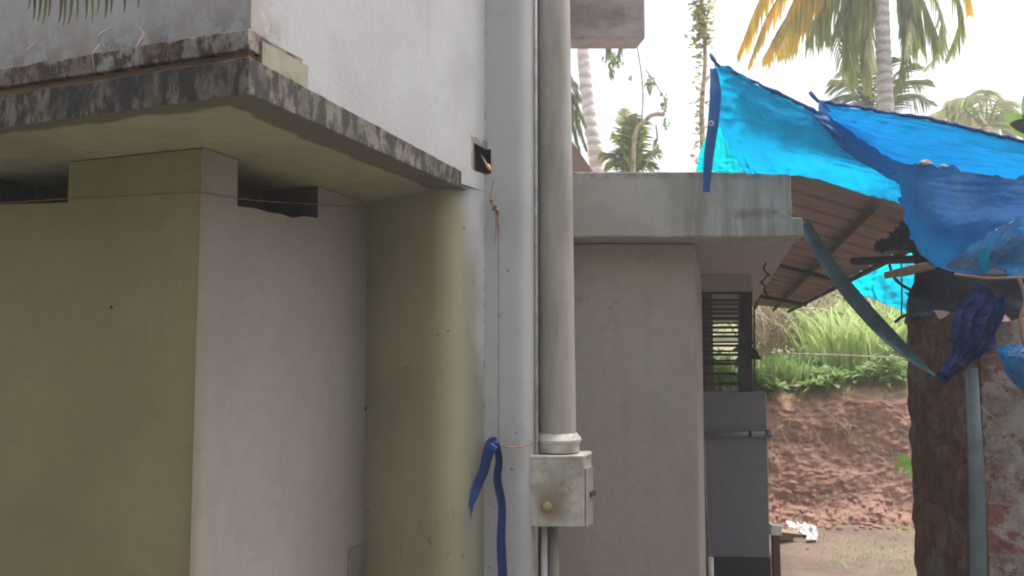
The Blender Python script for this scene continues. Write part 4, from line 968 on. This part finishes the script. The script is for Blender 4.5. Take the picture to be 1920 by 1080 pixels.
# scrub on the slope
ls = []; ld = []
for i in range(120):
    x = random.uniform(1.0, 9.5); y = random.uniform(10.2, 19); r = random.uniform(.25, .7); c = V((x, y, hz_(x, y) + r * .5))
    for k in range(110):
        d = rdir(); ls.append(leaf(c + d * r * random.uniform(.3, 1) * V((1, 1, .8)).length / 1.6, rdir(), random.uniform(.06, .16), random.uniform(.03, .07)))
tag(mesh('scrub', *merge(*ls), M['grassl']), None, None, None, 'stuff')
ds = []
for i in range(420):
    px = random.uniform(1400, 1720); y = random.uniform(9.9, 13.5); x = xat(px, y); b = V((x, y, hz_(x, y))); h = random.uniform(.4, 1.5)
    if px > 1540 and y < 11: continue
    t = b + V((random.uniform(-.7, .7) * h, random.uniform(-.3, .3), h)); ds.append(tube([b, b.lerp(t, .5) + V((random.uniform(-.1, .1), 0, .03)), t], [.012, .009, .003], 4))
for i in range(30):
    px = random.uniform(1420, 1640); b = P(px, random.uniform(560, 690), random.uniform(9.9, 11)); t = b + V((random.uniform(-1, 1), random.uniform(-.2, .2), random.uniform(-.15, .35)))
    ds.append(tube([b, b.lerp(t, .5) + V((0, 0, .05)), t], [.014, .01, .004], 4))
tag(mesh('dry_brush', *merge(*ds), M['dry'], None, True), None, None, None, 'stuff')

# ============================================================ PALMS
def frond(name, ctrl, ll, mat, parent, n=46, hang=.6, w_=.035, rr=.022, both=True, start=.08, jag=.25):
    """rachis through ctrl (world points), ll leaflet length, hang 0..1 how far leaflets drop"""
    c = curve([V(p) for p in ctrl], n); ms = [tube(c, [rr * (1 - .8 * i / (n - 1)) + .002 for i in range(n)], 5)]
    lv = []
    for i in range(n):
        t = i / (n - 1)
        if t < start: continue
        tg = (c[min(i + 1, n - 1)] - c[max(i - 1, 0)]).normalized(); s = tg.cross(V((0, 0, 1)))
        if s.length < .2: s = V((1, .3, 0))
        s.normalize()
        for sg in (-1, 1):
            if random.random() < .06: continue
            L = ll * (math.sin(math.pi * min(1, (t * .80 + .18))) ** .6) * random.uniform(1 - jag, 1.05)
            d = (s * sg * (1 - hang * .75) + tg * .55 + V((0, 0, -hang)) + rdir() * .12).normalized()
            p = c[i]; vs = []; fs = []; m_ = 5; wd = w_ * random.uniform(.7, 1.2)
            sd_ = d.cross(V((random.uniform(-.4, .4), 1, random.uniform(-.2, .2)))).normalized()
            for k in range(m_ + 1):
                f = k / m_; ww = wd * (1 - f ** 2.2) * (.55 + .9 * min(f * 2.5, .5))
                vs += [p - sd_ * ww / 2, p + sd_ * ww / 2]
                if k: b = 2 * k; fs.append((b - 2, b - 1, b + 1, b))
                p = p + d * L / m_; d = (d + V((0, 0, -.22 * hang - .06))).normalized()
            lv.append((vs, fs))
    vs, fs = merge(*(ms + lv)); nr = len(ms[0][1])
    return mesh(name, vs, fs, [mat, M['rachis']], parent, mids=[1] * nr + [0] * (len(fs) - nr))
def trunk(ctrl, r0, r1, mat, parent, n=60):
    c = curve([V(p) for p in ctrl], n)
    return mesh('trunk', *tube(c, [r0 + (r1 - r0) * i / (n - 1) + .006 * math.sin(i * 2.1) for i in range(n)], 16), mat, parent, True)
dA = 12.0
pa = thing('coconut_palm', XY(P(1657, 640, dA)), 'tall coconut palm with yellowing hanging fronds behind the blue tarpaulins', 'palm', 'palms behind the yard')
gx = XY(P(1668, 640, dA)); 
trunk([V((gx.x + .1, dA, .5)), P(1662, 230, dA), P(1655, 60, dA), P(1648, -120, dA)], .118, .095, M['trunk'], pa)
def FR(ps, ll, mat, hang, d=dA, par=pa, **k): return frond('frond', [P(x, y, d + (q[0] if q else 0)) for x, y, *q in ps], ll, M[mat], par, hang=hang, **k)
FR([(1648, -90), (1580, -120), (1500, -60), (1440, 30), (1405, 120)], .62, 'frondy', .85, n=56, jag=.4)
FR([(1648, -90), (1570, -70), (1510, -5), (1470, 40), (1432, 110, -.3)], .85, 'frondy', .97, n=56, jag=.35, w_=.05)
FR([(1648, -80), (1600, -75), (1555, -25), (1530, 30), (1515, 70, -.3)], .95, 'frond', .97, n=50, jag=.5, w_=.045)
FR([(1648, -80), (1620, -60), (1590, 0), (1590, 80), (1605, 150, -.4)], .8, 'frond', .95, n=60, w_=.05)
FR([(1650, -80), (1630, -30), (1622, 40), (1622, 110), (1630, 170, -.5)], .55, 'frond', .9, n=60, w_=.045)
FR([(1650, -80), (1640, -60), (1600, -20), (1570, 60), (1600, 175, .6)], .5, 'frondd', .6, n=60)
FR([(1655, -80), (1700, -60), (1730, 0), (1750, 50), (1762, 90, .2)], .75, 'frond', .93, n=50, jag=.5)
FR([(1655, -80), (1690, -20), (1700, 60), (1692, 130), (1670, 190, .4)], .45, 'frondd', .7, n=60)
FR([(1655, -80), (1720, -60), (1760, 20), (1765, 90), (1735, 130, .4)], .40, 'frondp', .6, n=44, jag=.5)
FR([(1655, -90), (1740, -110), (1790, -60), (1812, -20), (1818, 20, .2)], .60, 'frondy', .95, n=40, jag=.5)
FR([(1650, -80), (1680, -50), (1690, 0), (1688, 60)], .6, 'frond', .95, n=40)
FR([(1648, -90), (1600, -110), (1540, -70), (1490, 0), (1460, 70, -.2)], .95, 'frondy', .97, n=56, jag=.4, w_=.05)
FR([(1648, -80), (1610, -80), (1570, -40), (1550, 10), (1545, 60, -.1)], 1.0, 'frond', .98, n=50, jag=.4, w_=.05)
FR([(1650, -80), (1625, -60), (1605, -10), (1600, 50), (1600, 110, .3)], .9, 'frond', .97, n=54, jag=.4, w_=.05)
FR([(1655, -80), (1690, -60), (1715, -10), (1722, 50), (1725, 80, .5)], .85, 'frond', .97, n=50, jag=.45, w_=.045)
FR([(1655, -80), (1680, -70), (1705, -30), (1708, 30), (1700, 100, -.5)], .7, 'frondp', .9, n=50, jag=.45, w_=.045)
FR([(1655, -80), (1650, -60), (1640, -20), (1630, 60), (1640, 130, -.8)], .6, 'frondp', .9, n=50, jag=.45, w_=.045)
FR([(1648, -90), (1560, -150), (1480, -100), (1425, 0), (1385, 100, .1)], .9, 'frondy', .75, n=60, jag=.4, w_=.045)
FR([(1648, -90), (1590, -90), (1530, -40), (1490, 30), (1462, 95, -.5)], .95, 'frondy', .98, n=60, jag=.4, w_=.055)
FR([(1655, -90), (1740, -90), (1790, -20), (1800, 40), (1775, 110, .3)], .6, 'frond', .9, n=44, jag=.5)
for k in range(5):
    mesh('coconut', *lump(P(1640 + k * 8, -60 + 6 * (k % 2), dA - .15), .11, k, (1, 1, 1.2), 2, .1), M['frond'], pa, True)
# fronds of a lower palm behind (feathery, right of the trunk)
pb = thing('coconut_palm', XY(P(1640, 640, 15)), 'low feathery palm showing between the tall palm trunk and the tarpaulin edge', 'palm', 'palms behind the yard')
trunk([V((xat(1640, 15), 15, 1.5)), P(1638, 330, 15), P(1640, 215, 15)], .12, .1, M['trunk'], pb)
for e_ in [(1560, 150), (1585, 120), (1620, 105), (1670, 110), (1710, 120), (1735, 150), (1550, 190), (1745, 190)]:
    x, y = e_; FR([(1640, 225), ((1640 + x) / 2, (225 + y) / 2 - 28), (x, y)], .65, 'frondd', .35, d=15, par=pb, n=36, w_=.04)
# palm with pale leaning trunk seen past the downpipe
pc_ = thing('coconut_palm', XY(P(1125, 640, 14)), 'palm with a pale ringed leaning trunk seen between the drain pipe and the eave', 'palm', 'palms behind the yard')
trunk([V((xat(1150, 14), 14, 1)), P(1119, 310, 14), P(1108, 240, 14), P(1098, 150, 14), P(1093, 90, 14), P(1088, -60, 14)], .135, .09, M['trunkp'], pc_)
for ps, m_ in [([(1090, -60), (1120, 0), (1140, 70), (1140, 100)], 'frondd'), ([(1090, -60), (1150, -20), (1165, 60), (1160, 105)], 'frondd'), ([(1090, -60), (1060, 0), (1060, 100), (1080, 170)], 'frondd'), ([(1090, -60), (1030, -40), (1000, 60), (1010, 200)], 'frond')]:
    FR(ps, .5, m_, .9, d=14, par=pc_, n=34, jag=.5)
pd = thing('coconut_palm', XY(P(1184, 640, 13)), 'young palm with short upright green fronds rising behind the porch beam', 'palm', 'palms behind the yard')
trunk([V((xat(1184, 13), 13, 1)), P(1184, 420, 13), P(1184, 330, 13)], .10, .09, M['trunk'], pd)
for i, (x, y, m_) in enumerate([(1170, 205, 'frondp'), (1186, 225, 'frond'), (1150, 250, 'frond'), (1210, 240, 'frond'), (1128, 285, 'frondd'), (1230, 280, 'frondd'), (1140, 305, 'frond'), (1225, 308, 'frondd'), (1195, 215, 'frondd'), (1165, 260, 'frondd'), (1205, 270, 'frond')]):
    FR([(1184, 335), ((1184 + x) / 2, (335 + y) / 2 - 14), (x, y)], .42 if i > 1 else .3, m_, .3 if i > 1 else .05, d=13, par=pd, n=34, w_=.035)
# tall palm further left whose fronds reach in beside the pipe
pe = thing('coconut_palm', XY(P(1060, 640, 12.5)), 'dark palm fronds peeping out right beside the drain pipe above the brown gable', 'palm', 'palms behind the yard')
trunk([V((xat(1050, 12.5), 12.5, .8)), P(1048, 300, 12.5), P(1046, 160, 12.5)], .14, .12, M['trunk'], pe)
for x, y in [(1090, 185), (1098, 235), (1100, 280), (1095, 320)]:
    FR([(1046, 165), ((1046 + x) / 2, (165 + y) / 2 - 25), (x, y)], .35, 'frondd', .5, d=12.5, par=pe, n=28)
pf = thing('coconut_palm', XY(P(1850, 640, 17)), 'distant pale palm crown above the hem of the bright blue tarpaulin', 'palm', 'palms behind the yard')
trunk([V((xat(1850, 17), 17, 1.5)), P(1850, 330, 17), P(1850, 240, 17)], .14, .12, M['trunk'], pf)
for x, y in [(1745, 215), (1775, 190), (1815, 180), (1850, 170), (1890, 195), (1920, 230), (1760, 240), (1905, 260)]:
    FR([(1850, 245), ((1850 + x) / 2, (245 + y) / 2 - 30), (x, y)], .75, 'frondp', .6, d=17, par=pf, n=40, w_=.04)
# overhead frond tips at the upper left, in front of the upper wall
pl = thing('palm_frond', P(150, -60, 2.05), 'dark palm leaf tips hanging into the picture in front of the stained upper wall', 'palm frond')
c = curve([P(0, -40, 2.0), P(140, -70, 2.0), P(280, -60, 2.05), P(420, -120, 2.1)], 40)
ms = [tube(c, .006, 6)]
tips = [(52, 18), (62, 36), (70, 40), (80, 44), (90, 30), (110, 42), (118, 48), (128, 44), (143, 43), (146, 22), (160, 38), (173, 44), (181, 26), (196, 36), (207, 24), (210, 6), (232, 24), (257, 14)]
for x, y in tips:
    a = P(x + random.uniform(-12, 4), -62, 2.02); b = P(x, y, 2.0 + random.uniform(-.03, .03)); vs = []; fs = []
    for k in range(7):
        f = k / 6; p = a.lerp(b, f) + V((.006 * math.sin(f * 3), 0, 0)); ww = .0095 * (1 - f ** 3) + .0006
        vs += [p + V((-ww / 2, .002, 0)), p + V((0, -.001, 0)), p + V((ww / 2, .002, 0))]
        if k: q_ = 3 * k; fs += [(q_ - 3, q_ - 2, q_ + 1, q_), (q_ - 2, q_ - 1, q_ + 2, q_ + 1)]
    ms.append((vs, fs))
mesh('leaflets', *merge(*ms), thin('near_palm_leaf', ((.07, .09, .02), (.12, .11, .04)), .25), pl, True)
# slender creeper-covered tree between sky and tarp
vt = thing('slender_tree', XY(P(1322, 640, 10)), 'slender tree with yellow green creeper leaves rising beside the peak of the tarpaulin', 'tree')
mesh('trunk', *tube(curve([V((xat(1325, 10), 10, 1.2)), P(1318, 300, 10), P(1316, 200, 10), P(1322, 100, 10), P(1310, -60, 10)], 50), [.035 - .0003 * i for i in range(50)], 8), M['dry'], vt, True)
ls = []
for i in range(900):
    y = random.uniform(-60, 330); dens = 1 if y < 90 else .25
    if random.random() > dens: continue
    px = 1314 + random.gauss(0, 9 if y < 90 else 6); ls.append(leaf(P(px, y, 10 + random.uniform(-.1, .1)), rdir(), random.uniform(.06, .13), random.uniform(.04, .08)))
mesh('crown', *merge(*ls), M['vine'], vt)
bt = thing('bare_tree', XY(P(1225, 640, 11)), 'thin half bare tree with drooping twigs against the white sky', 'tree')
lim = [[V((xat(1195, 11), 11, 1)), P(1188, 330, 11), P(1192, 250, 11), P(1203, 232, 11)], [P(1203, 232, 11), P(1222, 216, 11), P(1245, 214, 11)], [P(1200, 330, 11), P(1222, 290, 11), P(1232, 262, 11), P(1230, 235, 11)], [P(1245, 214, 11), P(1250, 190, 11), P(1240, 175, 11), P(1225, 150, 11), P(1210, 130, 11)], [P(1203, 232, 11), P(1205, 160, 11), P(1190, 60, 11), P(1170, -40, 11)]]
ms = [tube(curve(l, 14), [.03 if i < 2 else .012] * 14, 6) for i, l in enumerate(lim[:3])] + [tube(curve(l, 14), [.009] * 14, 4) for l in lim[3:]]
mesh('branches', *merge(*ms), M['dry'], bt, True)
ls = []
for cx, cy, sx, sy, n in [(1218, 150, 10, 16, 22), (1246, 195, 6, 22, 30), (1150, 108, 18, 14, 50), (1145, 130, 8, 14, 24), (1183, 145, 4, 8, 5), (1230, 280, 6, 22, 22), (1252, 225, 8, 10, 8)]:
    for i in range(n): ls.append(leaf(P(random.gauss(cx, sx * .5), random.gauss(cy, sy * .5), 11 + random.uniform(-.2, .2)), (rdir() + V((0, 0, -1))), random.uniform(.05, .12), random.uniform(.025, .05)))
mesh('crown', *merge(*ls), M['frondd'], bt)
# brown gable behind the porch
o = thing('neighbour_roof', XY(P(1090, 600, 11)), 'brown sloping roof edge of a neighbouring building beside the drain pipe', 'roof')
a, b, c = P(1000, 160, 11), P(1118, 330, 11), P(1000, 330, 11)
mesh('gable', *orient([a, b, c, a + V((0, 2, 0)), b + V((0, 2, 0)), c + V((0, 2, 0))], [(0, 1, 2), (3, 5, 4), (0, 3, 4, 1), (1, 4, 5, 2), (2, 5, 3, 0)]), mottled('brown_roof', (.22, .13, .10), (.14, .08, .06), .6, 3), o)
# broad leaf at right edge
bn = thing('banana_plant', XY(P(1905, 640, 9)), 'broad green banana leaf at the right edge above the bright blue tarpaulin', 'plant')
def bigleaf(p0, p1, w_, mat, name='leaf', par=None, n=14, sag=.15):
    vs = []; fs = []; s = (p1 - p0).cross(V((0, 1, 0))).normalized(); L = (p1 - p0).length
    for i in range(n + 1):
        t = i / n; p = p0.lerp(p1, t) + V((0, 0, math.sin(t * math.pi) * L * sag)); ww = w_ * math.sin(math.pi * (t ** .8)) ** .7 if 0 < t < 1 else .002
        vs += [p - s * ww / 2 + V((0, 0, -ww * .12)), p, p + s * ww / 2 + V((0, .0, -ww * .12))]
        if i: b = 3 * i; fs += [(b - 3, b - 2, b + 1, b), (b - 2, b - 1, b + 2, b + 1)]
    return mesh(name, vs, fs, mat, par, True)
bigleaf(P(1940, 260, 9), P(1882, 215, 9), .22, M['banana'], par=bn); bigleaf(P(1945, 250, 9), P(1893, 232, 9), .16, M['banana'], par=bn); bigleaf(P(1940, 260, 9), P(1925, 170, 9), .2, M['banana'], par=bn)
mesh('stem', *tube([V((xat(1950, 9), 9, 0)), P(1948, 260, 9)], .05, 8), M['frond'], bn, True)
# seedling beside the brick wall
se = thing('seedling', XY(P(1712, 1000, 5.0)), 'small bright green leafy seedling poking out from behind the brick wall', 'plant')
sp_ = P(1712, 880, 5.0); mesh('stem', *tube([V((sp_.x + .05, 5.0, 0)), sp_], .006, 6), M['frond'], se, True)
for x, y, w_ in [(1672, 880, .04), (1680, 858, .045), (1704, 900, .035), (1690, 888, .03), (1728, 860, .04)]:
    bigleaf(P(1712, 872, 5.0), P(x, y, 4.95), w_, M['banana'], par=se, n=8)
# dark climber leaves on the grille
iv = thing('climbing_plant', P(1392, 735, 5.8), 'dark pointed climber leaves silhouetted on the post of the porch grille', 'plant')
mesh('stem', *tube(curve([P(1396, 735, 5.78), P(1390, 690, 5.77), P(1402, 650, 5.77), P(1398, 620, 5.77)], 20), .006, 5), M['ivy'], iv, True)
for x0, y0, x1, y1, w_ in [(1396, 660, 1372, 657, .04), (1396, 665, 1378, 690, .045), (1395, 690, 1384, 714, .05), (1400, 655, 1424, 668, .05), (1402, 668, 1428, 672, .05), (1398, 640, 1388, 622, .04), (1396, 680, 1376, 678, .03), (1400, 650, 1412, 640, .04), (1392, 700, 1380, 705, .04)]:
    bigleaf(P(x0, y0, 5.77), P(x1, y1, 5.74), w_, M['ivy'], par=iv, n=8)

# ============================================================ HAZE BOX ADDED FOR LENS GLARE
hm = bpy.data.materials.new('glare_volume'); hm.use_nodes = True; nt = hm.node_tree; nt.nodes.clear()
vo = nt.nodes.new('ShaderNodeVolumePrincipled'); vo.inputs['Density'].default_value = .0065; vo.inputs['Color'].default_value = (.93, .93, .95, 1); vo.inputs['Anisotropy'].default_value = .3
ou = nt.nodes.new('ShaderNodeOutputMaterial'); nt.links.new(vo.outputs[0], ou.inputs['Volume'])
hz_o = mesh('glare_haze', *boxm(-66, 66, -46, 86, -1.06, 11.5), hm); hz_o['kind'] = 'stuff'
